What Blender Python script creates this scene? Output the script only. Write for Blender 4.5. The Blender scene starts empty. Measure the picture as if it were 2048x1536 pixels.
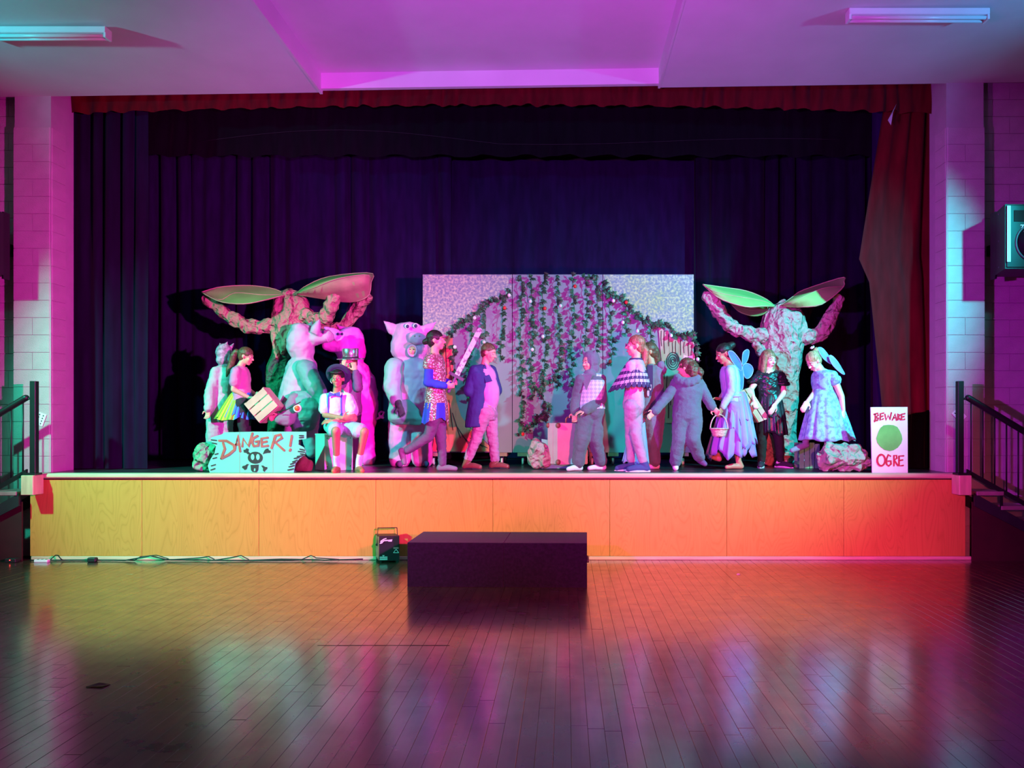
import bpy, math, random
import numpy as np
from mathutils import Vector as V, Matrix
R = random.Random(7)
SC = bpy.context.scene
COL = SC.collection
PI = math.pi
# ---------------------------------------------------------------- camera, world, lights, exposure
F, VX, VY, EYE = 1540.0, 1130.0, 840.0, 1.57       # focal length and vanishing point of the 2048x1536 frame, eye height
SZ = 0.97                                          # stage floor height
FY = 8.65                                          # front of the stage
cam = bpy.data.cameras.new('camera'); camo = bpy.data.objects.new('camera', cam); COL.objects.link(camo)
camo.location = (0, 0, EYE); camo.rotation_euler = (PI/2, 0, 0)
cam.sensor_width = 36; cam.lens = 36*F/2048; cam.shift_x = (1024-VX)/2048; cam.shift_y = (VY-768)/2048
cam.clip_start = .05; cam.clip_end = 100
SC.camera = camo
vs = SC.view_settings; vs.view_transform = 'Standard'; vs.look = 'None'; vs.gamma = 1; vs.use_curve_mapping = False; vs.exposure = 0.12
w = bpy.data.worlds.new('world'); SC.world = w; w.use_nodes = True
w.node_tree.nodes['Background'].inputs[0].default_value = (.006, .004, .012, 1); w.node_tree.nodes['Background'].inputs[1].default_value = 1
def spot(name, loc, aim, power, col, size=110, blend=1.0, rad=.07):
    l = bpy.data.lights.new(name, 'SPOT'); l.energy = power; l.color = col; l.spot_size = math.radians(size); l.spot_blend = blend; l.shadow_soft_size = rad
    o = bpy.data.objects.new(name, l); COL.objects.link(o); o.location = loc
    o.rotation_euler = (V(aim)-V(loc)).to_track_quat('-Z', 'Y').to_euler(); return o
TL, CL, PL, VL = (-7.3, 4.9, 4.8), (5.8, 5.1, 4.8), (1.8, 2.4, 2.3), (-2.5, 2.4, 2.3)   # lamps high at both sides, lamps on low stands in the hall
spot('teal_lamp', TL, (-3.6, 8.9, 1.0), 3600, (.02, 1, .62), 58, rad=.1)
spot('teal_pillar_fill', TL, (-6.3, 9.0, 1.3), 30, (.02, 1, .70), 50, rad=.1)  # added fill for the left pillar, outside the main teal cone
spot('cyan_lamp', CL, (2.0, 9.7, 2.4), 3800, (.02, .84, .94), 53, rad=.1)
spot('pink_lamp', PL, (-3.8, 9.4, 2.2), 4300, (1, .012, .66), 54)
spot('violet_lamp', VL, (2.8, 9.4, 2.0), 2000, (.68, .015, 1), 52)
spot('red_lamp', (1.6, 2.2, 1.5), (.9, 8.6, .1), 2000, (1, .07, .17), 78)
spot('ceiling_wash', (-.6, 2.2, 2.6), (-.2, 8.9, 5.9), 1700, (.74, .06, 1), 78)  # unseen spot added to brighten the ceiling recess
spot('teal_spill', (TL[0], TL[1], 4.4), (-4.8, 7.4, 5.35), 420, (.02, .85, 1), 64)
spot('blue_spill', (CL[0], CL[1], 4.4), (3.4, 7.3, 5.4), 350, (.08, .42, 1), 64)
spot('pink_spill', (PL[0]+.2, PL[1], PL[2]), (-6.2, 9.0, 1.9), 700, (1, .02, .16), 64)
spot('violet_spill', (VL[0]+.2, VL[1], VL[2]), (4.9, 9.0, 1.9), 340, (.95, .01, .50), 64)

# ---------------------------------------------------------------- helpers
def P(px, py, d): return V(((px-VX)*d/F, d, EYE+(VY-py)*d/F))
def lin(c): return tuple(c)[:3]+(1,)
def mat(name, col, rough=.7, metal=0, var=.12, scale=6, bump=0, bscale=60, coat=0, stretch=(1,1,1), col2=None, thresh=None, sheen=0, spec=None):
    m = bpy.data.materials.new(name); m.use_nodes = True; nt = m.node_tree; N = nt.nodes; b = N['Principled BSDF']
    b.inputs['Roughness'].default_value = rough; b.inputs['Metallic'].default_value = metal
    if coat: b.inputs['Coat Weight'].default_value = coat; b.inputs['Coat Roughness'].default_value = .12
    if sheen: b.inputs['Sheen Weight'].default_value = sheen
    if spec is not None: b.inputs['Specular IOR Level'].default_value = spec
    tc = N.new('ShaderNodeTexCoord'); mp = N.new('ShaderNodeMapping'); mp.inputs['Scale'].default_value = stretch
    nt.links.new(tc.outputs['Object'], mp.inputs[0])
    n = N.new('ShaderNodeTexNoise'); n.inputs['Scale'].default_value = scale; n.inputs['Detail'].default_value = 4
    nt.links.new(mp.outputs[0], n.inputs['Vector'])
    r = N.new('ShaderNodeValToRGB'); c2 = col2 or tuple(max(0, x*(1-var*2)) for x in col[:3])
    c1 = col if col2 else tuple(min(1, x*(1+var)) for x in col[:3])
    r.color_ramp.elements[0].color = lin(c2); r.color_ramp.elements[1].color = lin(c1)
    e = thresh or (.3, .7); r.color_ramp.elements[0].position = e[0]; r.color_ramp.elements[1].position = e[1]
    nt.links.new(n.outputs[0], r.inputs[0]); nt.links.new(r.outputs[0], b.inputs['Base Color'])
    if bump:
        n2 = N.new('ShaderNodeTexNoise'); n2.inputs['Scale'].default_value = bscale; n2.inputs['Detail'].default_value = 3
        nt.links.new(mp.outputs[0], n2.inputs['Vector'])
        bp = N.new('ShaderNodeBump'); bp.inputs['Strength'].default_value = bump; bp.inputs['Distance'].default_value = .01
        nt.links.new(n2.outputs[0], bp.inputs['Height']); nt.links.new(bp.outputs[0], b.inputs['Normal'])
    return m
def node_mat(name, rough=.6):
    m = bpy.data.materials.new(name); m.use_nodes = True; nt = m.node_tree; b = nt.nodes['Principled BSDF']; b.inputs['Roughness'].default_value = rough
    tc = nt.nodes.new('ShaderNodeTexCoord'); mp = nt.nodes.new('ShaderNodeMapping'); nt.links.new(tc.outputs['Object'], mp.inputs[0])
    return m, nt, b, mp
def ramp(nt, src, stops):
    r = nt.nodes.new('ShaderNodeValToRGB'); nt.links.new(src, r.inputs[0])
    while len(r.color_ramp.elements) < len(stops): r.color_ramp.elements.new(.5)
    for e, (p, c) in zip(r.color_ramp.elements, stops): e.position = p; e.color = lin(c)
    return r.outputs[0]
def root_of(o):
    while o.parent: o = o.parent
    return o
def tag(o, label=None, cat=None, group=None, kind=None):
    for k, v in (('label', label), ('category', cat), ('group', group), ('kind', kind)):
        if v: o[k] = v
    return o
def thing(name, loc, label, cat, group=None, kind=None):
    o = bpy.data.objects.new(name, None); COL.objects.link(o); o.location = loc; o.empty_display_size = .1
    return tag(o, label, cat, group, kind)
def link(name, me, parent=None, loc=None):
    o = bpy.data.objects.new(name, me); COL.objects.link(o)
    if parent: o.parent = parent
    if loc is not None: o.location = loc
    return o
def np_noise(co, f, seed=0, oct=3):
    g = np.random.default_rng(seed); out = np.zeros(len(co)); a = 1.
    for o in range(oct):
        for k in range(4):
            d = g.normal(size=3); d /= np.linalg.norm(d); e = g.normal(size=3); e /= np.linalg.norm(e)
            out += a*np.sin(co@d*f*2*PI + g.uniform(0, 6.28) + 1.3*np.sin(co@e*f*PI+g.uniform(0, 6.28)))*.25
        a *= .5; f *= 2
    return out
def get_co(me):
    a = np.empty(len(me.vertices)*3, 'f'); me.vertices.foreach_get('co', a); return a.reshape(-1, 3).astype('f8')
def get_no(me):
    a = np.empty(len(me.vertices)*3, 'f'); me.vertices.foreach_get('normal', a); return a.reshape(-1, 3).astype('f8')
def set_co(me, a): me.vertices.foreach_set('co', a.astype('f').ravel()); me.update()
def smooth(me, on=True): me.polygons.foreach_set('use_smooth', [on]*len(me.polygons))
def crumple(me, amp, cell, seed=1, zs=1.0):
    co = get_co(me)*np.array((1, 1, zs)); co0 = get_co(me); no = get_no(me); g = np.random.default_rng(seed)
    lo, hi = co.min(0)-cell, co.max(0)+cell; n = int(min(1500, max(12, np.prod((hi-lo)/cell)*1.3)))
    pts = g.uniform(lo, hi, (n, 3)); d = np.empty(len(co)); idx = np.empty(len(co), int)
    for i in range(0, len(co), 2000):
        q = ((co[i:i+2000, None, :]-pts[None])**2).sum(2); idx[i:i+2000] = q.argmin(1); d[i:i+2000] = np.sqrt(q.min(1))
    disp = amp*.5*(d/cell-.45)
    wp = co+.25*cell*np.stack([np_noise(co, .35/cell, seed+k, 1) for k in range(3)], 1)
    for k in range(9):                                    # sharp creases: folded triangle waves in random directions
        q = g.normal(size=3); q /= np.linalg.norm(q); fr = g.uniform(.35, 1.1)/cell; u = (wp@q*fr+g.uniform(0, 1)) % 1
        disp += amp*.55*(abs(u-.5)*4-1)*(.35/cell/fr)**.6
    set_co(me, co0+no*disp[:, None])
class G:
    def __init__(s): s.v = []; s.f = []; s.m = []
    def add(s, vs, fs, mi=0):
        o = len(s.v); s.v += [tuple(x) for x in vs]; s.f += [tuple(i+o for i in f) for f in fs]; s.m += [mi]*len(fs); return s
    def loft(s, rings, cap=True, closed=True, mi=0):
        n = len(rings[0]); vs = [p for r in rings for p in r]; fs = []
        for k in range(len(rings)-1):
            for i in range(n if closed else n-1):
                j = (i+1) % n; fs.append((k*n+i, k*n+j, (k+1)*n+j, (k+1)*n+i))
        if cap and closed: fs += [tuple(range(n))[::-1], tuple(range((len(rings)-1)*n, len(rings)*n))]
        return s.add(vs, fs, mi)
    def ell(s, c, a, b, cc, n=14, m=9, mi=0):
        c, a, b, cc = V(c), V(a), V(b), V(cc); rings = []
        for k in range(m+1):
            t = PI*(k+.02 if k == 0 else k-.02 if k == m else k)/m
            rings.append([c-cc*math.cos(t)+(a*math.cos(2*PI*i/n)+b*math.sin(2*PI*i/n))*math.sin(t) for i in range(n)])
        return s.loft(rings, mi=mi)
    def ball(s, c, r, n=12, m=8, mi=0): return s.ell(c, (r, 0, 0), (0, r, 0), (0, 0, r), n, m, mi)
    def cap(s, A, B, ra, rb, n=12, mi=0, flat=None, k=1.0):
        A, B = V(A), V(B); d = (B-A); L = d.length
        if L < 1e-6: return s.ball(A, ra, n, 8, mi)
        d /= L; h = V((0, 0, 1)) if abs(d.z) < .9 else V((1, 0, 0))
        if flat is not None: h = V(flat)
        u = d.cross(h).normalized(); w_ = u.cross(d).normalized(); rings = []
        for t, off, rr in ((1.45, -1, ra), (.9, -1, ra), (.4, -1, ra), (0, 0, ra)):
            rings.append((A+d*(off*math.sin(t)*rr), math.cos(t)*rr))
        for t, off, rr in ((0, 0, rb), (.4, 1, rb), (.9, 1, rb), (1.45, 1, rb)):
            rings.append((B+d*(off*math.sin(t)*rr), math.cos(t)*rr))
        return s.loft([[c+(u*math.cos(2*PI*i/n)+w_*(k*math.sin(2*PI*i/n)))*r for i in range(n)] for c, r in rings], mi=mi)
    def chain(s, pts, rs, n=12, mi=0):
        for i in range(len(pts)-1): s.cap(pts[i], pts[i+1], rs[i], rs[i+1], n, mi)
        return s
    def tube(s, pts, r, n=8, mi=0, cap=True):
        pts = [V(p) for p in pts]; rings = []; prev = None
        for i, p in enumerate(pts):
            d = (pts[min(i+1, len(pts)-1)]-pts[max(i-1, 0)]).normalized()
            if prev is None: h = V((0, 0, 1)) if abs(d.z) < .9 else V((1, 0, 0)); u = d.cross(h).normalized()
            else: u = (prev-d*prev.dot(d)).normalized()
            prev = u; w_ = d.cross(u); rr = r[i] if isinstance(r, (list, tuple)) else r
            rings.append([p+(u*math.cos(2*PI*k/n)+w_*math.sin(2*PI*k/n))*rr for k in range(n)])
        return s.loft(rings, cap, mi=mi)
    def box(s, c, x, y, z, mi=0):
        c, x, y, z = V(c), V(x), V(y), V(z)
        vs = [c+x*a+y*b+z*d for a in (-1, 1) for b in (-1, 1) for d in (-1, 1)]
        return s.add(vs, [(0, 1, 3, 2), (4, 6, 7, 5), (0, 4, 5, 1), (2, 3, 7, 6), (0, 2, 6, 4), (1, 5, 7, 3)], mi)
    def bx(s, x0, x1, y0, y1, z0, z1, mi=0):
        return s.box(((x0+x1)/2, (y0+y1)/2, (z0+z1)/2), ((x1-x0)/2, 0, 0), (0, (y1-y0)/2, 0), (0, 0, (z1-z0)/2), mi)
    def bbx(s, x0, x1, y0, y1, z0, z1, b=.004, mi=0):      # box with chamfered edges
        xs, ys, zs = (x0, x1), (y0, y1), (z0, z1); vs = []; idx = {}
        for i in (0, 1):
            for j in (0, 1):
                for k in (0, 1):
                    X, Y, Z = xs[i], ys[j], zs[k]; sx, sy, sz = (1, -1)[i], (1, -1)[j], (1, -1)[k]
                    for ax, p in enumerate(((X, Y+sy*b, Z+sz*b), (X+sx*b, Y, Z+sz*b), (X+sx*b, Y+sy*b, Z))): idx[i, j, k, ax] = len(vs); vs.append(p)
        I = idx; fs = []
        for a in (0, 1):
            fs.append(tuple(I[a, j, k, 0] for j, k in ((0, 0), (1, 0), (1, 1), (0, 1))))
            fs.append(tuple(I[j, a, k, 1] for j, k in ((0, 0), (1, 0), (1, 1), (0, 1))))
            fs.append(tuple(I[j, k, a, 2] for j, k in ((0, 0), (1, 0), (1, 1), (0, 1))))
            for c_ in (0, 1):
                fs.append((I[a, c_, 0, 0], I[a, c_, 1, 0], I[a, c_, 1, 1], I[a, c_, 0, 1]))
                fs.append((I[a, 0, c_, 0], I[a, 1, c_, 0], I[a, 1, c_, 2], I[a, 0, c_, 2]))
                fs.append((I[0, a, c_, 1], I[1, a, c_, 1], I[1, a, c_, 2], I[0, a, c_, 2]))
                for e_ in (0, 1): fs.append((I[a, c_, e_, 0], I[a, c_, e_, 1], I[a, c_, e_, 2]))
        return s.add(vs, fs, mi)
    def prism(s, poly, thick, mi=0):
        poly = [V(p) for p in poly]; t = V(thick); n = len(poly); vs = poly+[p+t for p in poly]
        return s.add(vs, [tuple(range(n))[::-1], tuple(range(n, 2*n))]+[(i, (i+1) % n, n+(i+1) % n, n+i) for i in range(n)], mi)
    def mesh(s, org=None):
        me = bpy.data.meshes.new('m'); o = org or V((0, 0, 0))
        me.from_pydata([(a-o.x, b-o.y, c-o.z) for a, b, c in s.v], [], s.f); me.polygons.foreach_set('material_index', s.m)
        return me
    def obj(s, name, ms, parent=None, loc=None, sm=True, fix=True):
        org = root_of(parent).location if parent else (V(loc) if loc is not None else V((0, 0, 0)))
        me = s.mesh(org)
        for m in (ms if isinstance(ms, (list, tuple)) else [ms]): me.materials.append(m)
        if fix:
            import bmesh; b = bmesh.new(); b.from_mesh(me); bmesh.ops.recalc_face_normals(b, faces=b.faces); b.to_mesh(me); b.free()
        smooth(me, sm); me.update()
        return link(name, me, parent, None if parent else org)
    def rem(s, name, m, parent=None, loc=None, vox=.01, it=4, wr=None, cr=None, sm=True, fac=.5, seed=0, post=None):
        """one continuous surface grown over all the shapes: voxel union, smoothing, folds"""
        org = root_of(parent).location if parent else (V(loc) if loc is not None else V((0, 0, 0)))
        me = s.mesh(org); t = bpy.data.objects.new('tmp', me); COL.objects.link(t)
        md = t.modifiers.new('r', 'REMESH'); md.mode = 'VOXEL'; md.voxel_size = vox
        if it: ms = t.modifiers.new('s', 'SMOOTH'); ms.factor = fac; ms.iterations = it
        dg = bpy.context.evaluated_depsgraph_get(); dg.update()
        out = bpy.data.meshes.new_from_object(t.evaluated_get(dg)); bpy.data.objects.remove(t); bpy.data.meshes.remove(me)
        if wr:
            co = get_co(out); no = get_no(out)
            for amp, fr in ([wr] if not isinstance(wr[0], tuple) else wr): co = co+no*(np_noise(co+org, fr, seed)*amp)[:, None]
            set_co(out, co)
        if cr: crumple(out, cr[0], cr[1], seed+3, *cr[2:])
        if post: post(out, org)
        out.materials.clear(); out.materials.append(m); smooth(out, sm)
        return link(name, out, parent, None if parent else org)
def ring(c, a, b, n=16): c, a, b = V(c), V(a), V(b); return [c+a*math.cos(2*PI*i/n)+b*math.sin(2*PI*i/n) for i in range(n)]
def lathe(g, c, prof, n=20, mi=0, ax=None):
    c = V(c); z = V(ax or (0, 0, 1)); x = (V((1, 0, 0)) if abs(z.x) < .9 else V((0, 1, 0))); x = (x-z*x.dot(z)).normalized(); y = z.cross(x)
    return g.loft([ring(c+z*h, x*r, y*r, n) for r, h in prof], mi=mi)
def stroke(g, pts, wd, n, up, th=.004, mi=0):
    """a painted brush stroke on a flat board: flat ribbon with rounded ends, n = outward normal"""
    n = V(n); pts = [V(p) for p in pts]; L = []; Rr = []
    for i, p in enumerate(pts):
        d = (pts[min(i+1, len(pts)-1)]-pts[max(i-1, 0)]).normalized(); s_ = n.cross(d).normalized()
        k = wd*(.5 if 0 < i < len(pts)-1 else .42); L.append(p+s_*k); Rr.append(p-s_*k)
    d0 = (pts[0]-pts[1]).normalized(); d1 = (pts[-1]-pts[-2]).normalized()
    for i in range(len(pts)-1):
        g.prism([L[i], L[i+1], Rr[i+1], Rr[i]], n*(th*(1+.1*i)), mi)
    for p, d in ((pts[0], d0), (pts[-1], d1)):
        s_ = n.cross(d); g.prism([p+s_*wd*.42, p+d*wd*.3+s_*wd*.25, p+d*wd*.36-s_*wd*.2, p-s_*wd*.42], n*th*.97, mi)
def onfloor(me, org):
    co = get_co(me); co[:, 2] = np.maximum(co[:, 2], SZ+.001-org.z); set_co(me, co)
# ---------------------------------------------------------------- the hall
def plank_mat():
    m, nt, b, mp = node_mat('floor_wood', .3); N = nt.nodes; L = nt.links
    ge = N.new('ShaderNodeNewGeometry'); oi = N.new('ShaderNodeObjectInfo'); mp.inputs['Scale'].default_value = (30, 3, 30)
    L.new(ge.outputs['Position'], mp.inputs[0])
    ad = N.new('ShaderNodeMath'); ad.operation = 'ADD'; L.new(ge.outputs['Random Per Island'], ad.inputs[0]); L.new(oi.outputs['Random'], ad.inputs[1])
    fr = N.new('ShaderNodeMath'); fr.operation = 'FRACT'; L.new(ad.outputs[0], fr.inputs[0])
    n = N.new('ShaderNodeTexNoise'); n.noise_dimensions = '4D'; n.inputs['Scale'].default_value = 1; n.inputs['Detail'].default_value = 6; L.new(mp.outputs[0], n.inputs['Vector']); L.new(ad.outputs[0], n.inputs['W'])
    c1 = ramp(nt, n.outputs[0], [(.3, (.03, .014, .009)), (.7, (.075, .036, .022))])
    mx = N.new('ShaderNodeMix'); mx.data_type = 'RGBA'; mx.blend_type = 'MULTIPLY'; mx.inputs[0].default_value = .5
    L.new(c1, mx.inputs[6]); c2 = ramp(nt, fr.outputs[0], [(0, (.5, .5, .5)), (1, (1.2, 1.1, 1))]); L.new(c2, mx.inputs[7]); L.new(mx.outputs[2], b.inputs['Base Color'])
    n2 = N.new('ShaderNodeTexNoise'); n2.inputs['Scale'].default_value = 5; n2.inputs['Detail'].default_value = 5; L.new(ge.outputs['Position'], n2.inputs['Vector'])
    r2 = ramp(nt, n2.outputs[0], [(.3, (.24, .24, .24)), (.7, (.40, .40, .40))]); L.new(r2, b.inputs['Roughness'])
    bp = N.new('ShaderNodeBump'); bp.inputs['Strength'].default_value = .05; bp.inputs['Distance'].default_value = .004; L.new(n.outputs[0], bp.inputs['Height']); L.new(bp.outputs[0], b.inputs['Normal'])
    b.inputs['Specular IOR Level'].default_value = .8; b.inputs['Coat Weight'].default_value = 1; b.inputs['Coat Roughness'].default_value = .165; b.inputs['Coat IOR'].default_value = 1.9
    return m
MF = plank_mat()
M_dark = mat('matte_black', (.012, .012, .014), .8)
M_wall = mat('painted_block', (.50, .46, .47), .75, var=.05, bump=.5, bscale=90)
M_plain = mat('painted_plaster', (.45, .42, .44), .8, var=.04)
M_ceil = mat('white_ceiling_board', (.7, .66, .68), .85, var=.03, scale=2)
M_black = mat('black_metal', (.01, .012, .013), .45)
fl = G().bx(-9.5, 8.5, -5, 14, -.2, -.014).obj('floor', M_dark, sm=False); tag(fl, kind='structure')
BW = .085
pm = G().bbx(-.5, .5, -.5, .5, -1, 0, .0); pm = None
def plank_mesh():
    g = G(); g.bbx(-BW/2+.0006, BW/2-.0006, -.5, .5, -.012, 0, .0009); me = g.mesh(); me.materials.append(MF); return me
pk = plank_mesh(); segs = []
x = -6.6
while x < 5.6:
    y = 3.05-R.uniform(0, 1.2); 
    while y < FY+.35:
        ln = R.uniform(1.3, 2.5); y2 = min(y+ln, 8.70)
        if y2-y > .05: segs.append((x+BW/2, y, y2))
        y += ln
        if y >= 8.7: break
    x += BW
def inview(s):
    X, a, b_ = s; px = VX+F*X/max(a, 3.0); px2 = VX+F*X/b_
    return (-30 < px < 2080) or (-30 < px2 < 2080)
segs.sort(key=lambda s: (not inview(s), (s[1]+s[2])/2))
for (X, a, b_) in segs[:300]:
    o = link('plank', pk, fl); o.location = (X, (a+b_)/2, R.uniform(-.0004, .0004)); o.scale = (1, (b_-a)-.002, 1)
g = G()
for (X, a, b_) in segs[300:]: g.bx(X-BW/2+.0012, X+BW/2-.0012, a+.001, b_-.001, -.012, R.uniform(-.0004, .0004))
for r0, r1, ya, yb in ((-9.4, -6.6, -4.9, 8.9), (5.6, 8.4, -4.9, 8.9), (-6.6, 5.6, -4.9, 1.8)):
    x = r0
    while x < r1:
        y = ya
        while y < yb:
            y2 = min(yb, y+R.uniform(2, 4)); g.bx(x+.0012, x+BW-.0012, y+.001, y2-.001, -.012, 0); y = y2
        x += BW
st = g.obj('plank_rest', MF, fl, sm=False, fix=False); st['kind'] = 'stuff'
for nm, a in (('wall_left', (-9.6, -9.4, -5, 9.4, 0, 6)), ('wall_right', (8.4, 8.6, -5, 9.4, 0, 6)), ('wall_front', (-9.4, 8.4, -5.2, -5, 0, 6))):
    tag(G().bx(*a).obj(nm, M_plain, sm=False), kind='structure')
# back wall of the hall: painted blocks either side of the proscenium, pillars standing proud of it
WY, PY = 9.08, 8.88
wb = G().bx(-9.4, -6.0, WY+.02, WY+.2, 0, 6).bx(4.46, 8.4, WY+.02, WY+.2, 0, 6).obj('wall_back', M_plain, sm=False); tag(wb, kind='structure')
def blk(w_, h_, d_, rr=None):
    """a block, its front face at y=0; rr rounds the vertical edge(s) named in it"""
    prof = []
    def corner(cx, sgn, on):
        if not on: return [(cx, 0)]
        r = .045; return [(cx-sgn*r+sgn*r*math.sin(t), r-r*math.cos(t)) for t in (0, .4, .8, 1.2, PI/2)]
    a = corner(0, -1, 'l' in (rr or '')); b_ = corner(w_, 1, 'r' in (rr or ''))
    base = [(0, d_)]+a[::-1]+b_+[(w_, d_)]
    e = .003; g = G(); n = len(base)
    def inset(z, k): return [((min(max(px_, k), w_-k)), max(py_, k), z) for px_, py_ in base]
    g.loft([inset(.002, e+.002), inset(.002+e, .002), inset(h_-.002-e, .002), inset(h_-.002, e+.002)])
    me = g.mesh(); me.materials.append(M_wall); me.update(); return me
BH = .2
cache = {}
def block(par, x, y, z, w_, d_, rr=None):
    k = (round(w_, 3), d_, rr)
    if k not in cache: cache[k] = blk(w_, BH, d_, rr)
    o = link('block', cache[k], par, (x, y, z)); return o
for side, x0, x1, rr in (('left', -6.363, -5.925, 'r'), ('right', 4.392, 4.842, 'l')):
    pl = G().bx(x0+.01, x1-.01, PY+.01, 9.3, 0, 6).obj('trim_1' if side == 'left' else 'trim_2', M_plain, sm=False); tag(pl, kind='structure')
    pl.location = (0, 0, 0); W_ = x1-x0
    for r in range(24):
        z = SZ-.02+(r-4)*BH if False else r*BH+.95-4*BH
        if z < 0: continue
        if z > 5.6: break
        if r % 2: block(pl, x0, PY, z, W_, .26, rr)
        else:
            block(pl, x0, PY, z, W_/2, .26, 'l' if rr == 'l' else None); block(pl, x0+W_/2, PY, z, W_/2, .26, 'r' if rr == 'r' else None)
for r in range(28):
    z = r*BH+.15
    if z > 5.6: break
    off = .2 if r % 2 else 0
    for k in range(3): block(wb, -6.363-.4*(k+1)+off-.002, WY, z, .4, .02)
    for k in range(4): block(wb, 4.842+.4*k-off+.002, WY, z, .4, .02)
# ceiling: two lowered sides and a raised panel between them
SL = .0145
def cz(x): return 5.31+SL*(x+5.93)
def slab(name, x0, x1, y0, y1, lift=0, th=.25, m=None):
    g = G(); z0, z1 = cz(x0)+lift, cz(x1)+lift
    g.add([(x0, y0, z0), (x1, y0, z1), (x1, y1, z1), (x0, y1, z0), (x0, y0, z0+th), (x1, y0, z1+th), (x1, y1, z1+th), (x0, y1, z0+th)], [(0, 1, 2, 3), (4, 7, 6, 5), (0, 4, 5, 1), (1, 5, 6, 2), (2, 6, 7, 3), (3, 7, 4, 0)])
    return g.obj(name, m or M_ceil, sm=False)
ce = slab('ceiling', -9.4, -2.83, -5, 8.9); tag(ce, kind='structure')
c2 = slab('ceiling_panel', 1.10, 8.4, -5, 8.9); c2.parent = ce
c3 = slab('ceiling_panel', -2.83, 1.10, -5, 8.9, .2, .1); c3.parent = ce
c4 = slab('ceiling_end', -2.83, 1.10, 8.84, 8.9, .02, .3); c4.parent = ce
c5 = slab('edge_strip', -2.83, -2.80, -5, 8.9, -.02, .24); c5.parent = ce
c6 = slab('edge_strip', 1.075, 1.10, -5, 8.9, -.01, .24); c6.parent = ce
# fluorescent fittings under the ceiling
M_white = mat('white_enamel', (.85, .85, .87), .4, var=.02)
M_tube = mat('unlit_lamp_tube', (.8, .8, .8), .25, var=.01)
for (xa, xb, y, lab) in ((-5.7, -4.36, 7.36, 'unlit twin fluorescent fitting on the lower left ceiling, lit turquoise'), (2.66, 3.98, 7.26, 'unlit twin fluorescent fitting on the right ceiling, lit blue and violet')):
    z = cz((xa+xb)/2)-.011; t = thing('fluorescent_light', ((xa+xb)/2, y, z), lab, 'ceiling light')
    G().bbx(xa, xb, y-.055, y+.055, z-.062, z-.002, .006).obj('housing', M_white, t, sm=False)
    for s in (-1, 1): 
        g = G(); g.tube([(xa+.03, y+s*.03, z-.085), (xb-.03, y+s*.03, z-.085)], .017, 10); g.obj('lamp_tube', M_tube, t)
    for q in (xa+.012, xb-.012): G().bbx(q-.012, q+.012, y-.05, y+.05, z-.106, z-.058, .003).obj('lamp_holder', M_white, t, sm=False)
# ---------------------------------------------------------------- stage
def ply_mat():
    m, nt, b, mp = node_mat('varnished_plywood', .42); N = nt.nodes; L = nt.links
    oi = N.new('ShaderNodeObjectInfo'); mp.inputs['Scale'].default_value = (2.2, 1, .42)
    ad = N.new('ShaderNodeVectorMath'); L.new(mp.outputs[0], ad.inputs[0]); mu = N.new('ShaderNodeMath'); mu.operation = 'MULTIPLY'; mu.inputs[1].default_value = 19; L.new(oi.outputs['Random'], mu.inputs[0]); L.new(mu.outputs[0], ad.inputs[1])
    n = N.new('ShaderNodeTexNoise'); n.inputs['Scale'].default_value = 1.6; n.inputs['Detail'].default_value = 2; n.inputs['Distortion'].default_value = .5; L.new(ad.outputs[0], n.inputs['Vector'])
    mm = N.new('ShaderNodeMath'); mm.operation = 'MULTIPLY'; mm.inputs[1].default_value = 26; L.new(n.outputs[0], mm.inputs[0])
    fr = N.new('ShaderNodeMath'); fr.operation = 'PINGPONG'; fr.inputs[1].default_value = .5; L.new(mm.outputs[0], fr.inputs[0])
    c = ramp(nt, fr.outputs[0], [(0, (.53, .30, .055)), (.15, (.60, .335, .066)), (.5, (.62, .35, .070))]); 
    n2 = N.new('ShaderNodeTexNoise'); n2.inputs['Scale'].default_value = 3; L.new(ad.outputs[0], n2.inputs['Vector'])
    mx = N.new('ShaderNodeMix'); mx.data_type = 'RGBA'; mx.blend_type = 'MULTIPLY'; mx.inputs[0].default_value = .35; L.new(c, mx.inputs[6]); L.new(ramp(nt, n2.outputs[0], [(.3, (.85, .82, .8)), (.7, (1, 1, 1))]), mx.inputs[7])
    L.new(mx.outputs[2], b.inputs['Base Color']); return m
M_ply = ply_mat(); M_pine = mat('pale_pine', (.68, .52, .32), .5, var=.12, scale=3, stretch=(6, 6, 1)); M_lip = mat('pale_timber_edge', (.7, .58, .38), .45, var=.1, scale=4, stretch=(.6, 5, 5))
M_deck = mat('black_painted_stage_boards', (.035, .03, .04), .32, var=.2, scale=5, bump=.1)
SX0, SX1 = (60-VX)*FY/F, (1931-VX)*FY/F
stg = thing('stage_platform', ((SX0+SX1)/2, FY, 0), 'raised stage with varnished plywood front and black boards', 'stage')
nb = 8; wd = 1.314; x = SX0; first = (284-VX)*FY/F
cuts = [SX0]+[first+wd*k for k in range(-0, 7)]+[SX1]
cuts = [SX0]+[c for c in cuts[1:-1] if SX0+.1 < c < SX1-.1]+[SX1]
for a, b_ in zip(cuts[:-1], cuts[1:]):
    G().bbx(a+.0015, b_-.0015, FY, FY+.02, .04, .905, .002).obj('front_panel', M_ply, stg, sm=False)
G().bx(SX0, SX1, FY+.02, FY+.06, 0, .9).obj('frame', M_dark, stg, sm=False)
for xs, sg in ((SX0, 1), (SX1, -1)): G().bx(min(xs, xs+sg*.02), max(xs, xs+sg*.02), FY+.06, 8.86, 0, .9).obj('end_panel', M_ply, stg, sm=False)
G().bbx(SX0-.02, SX1+.01, FY-.035, FY+.12, SZ-.055, SZ, .016).obj('front_edge', M_lip, stg, sm=False)
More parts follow.
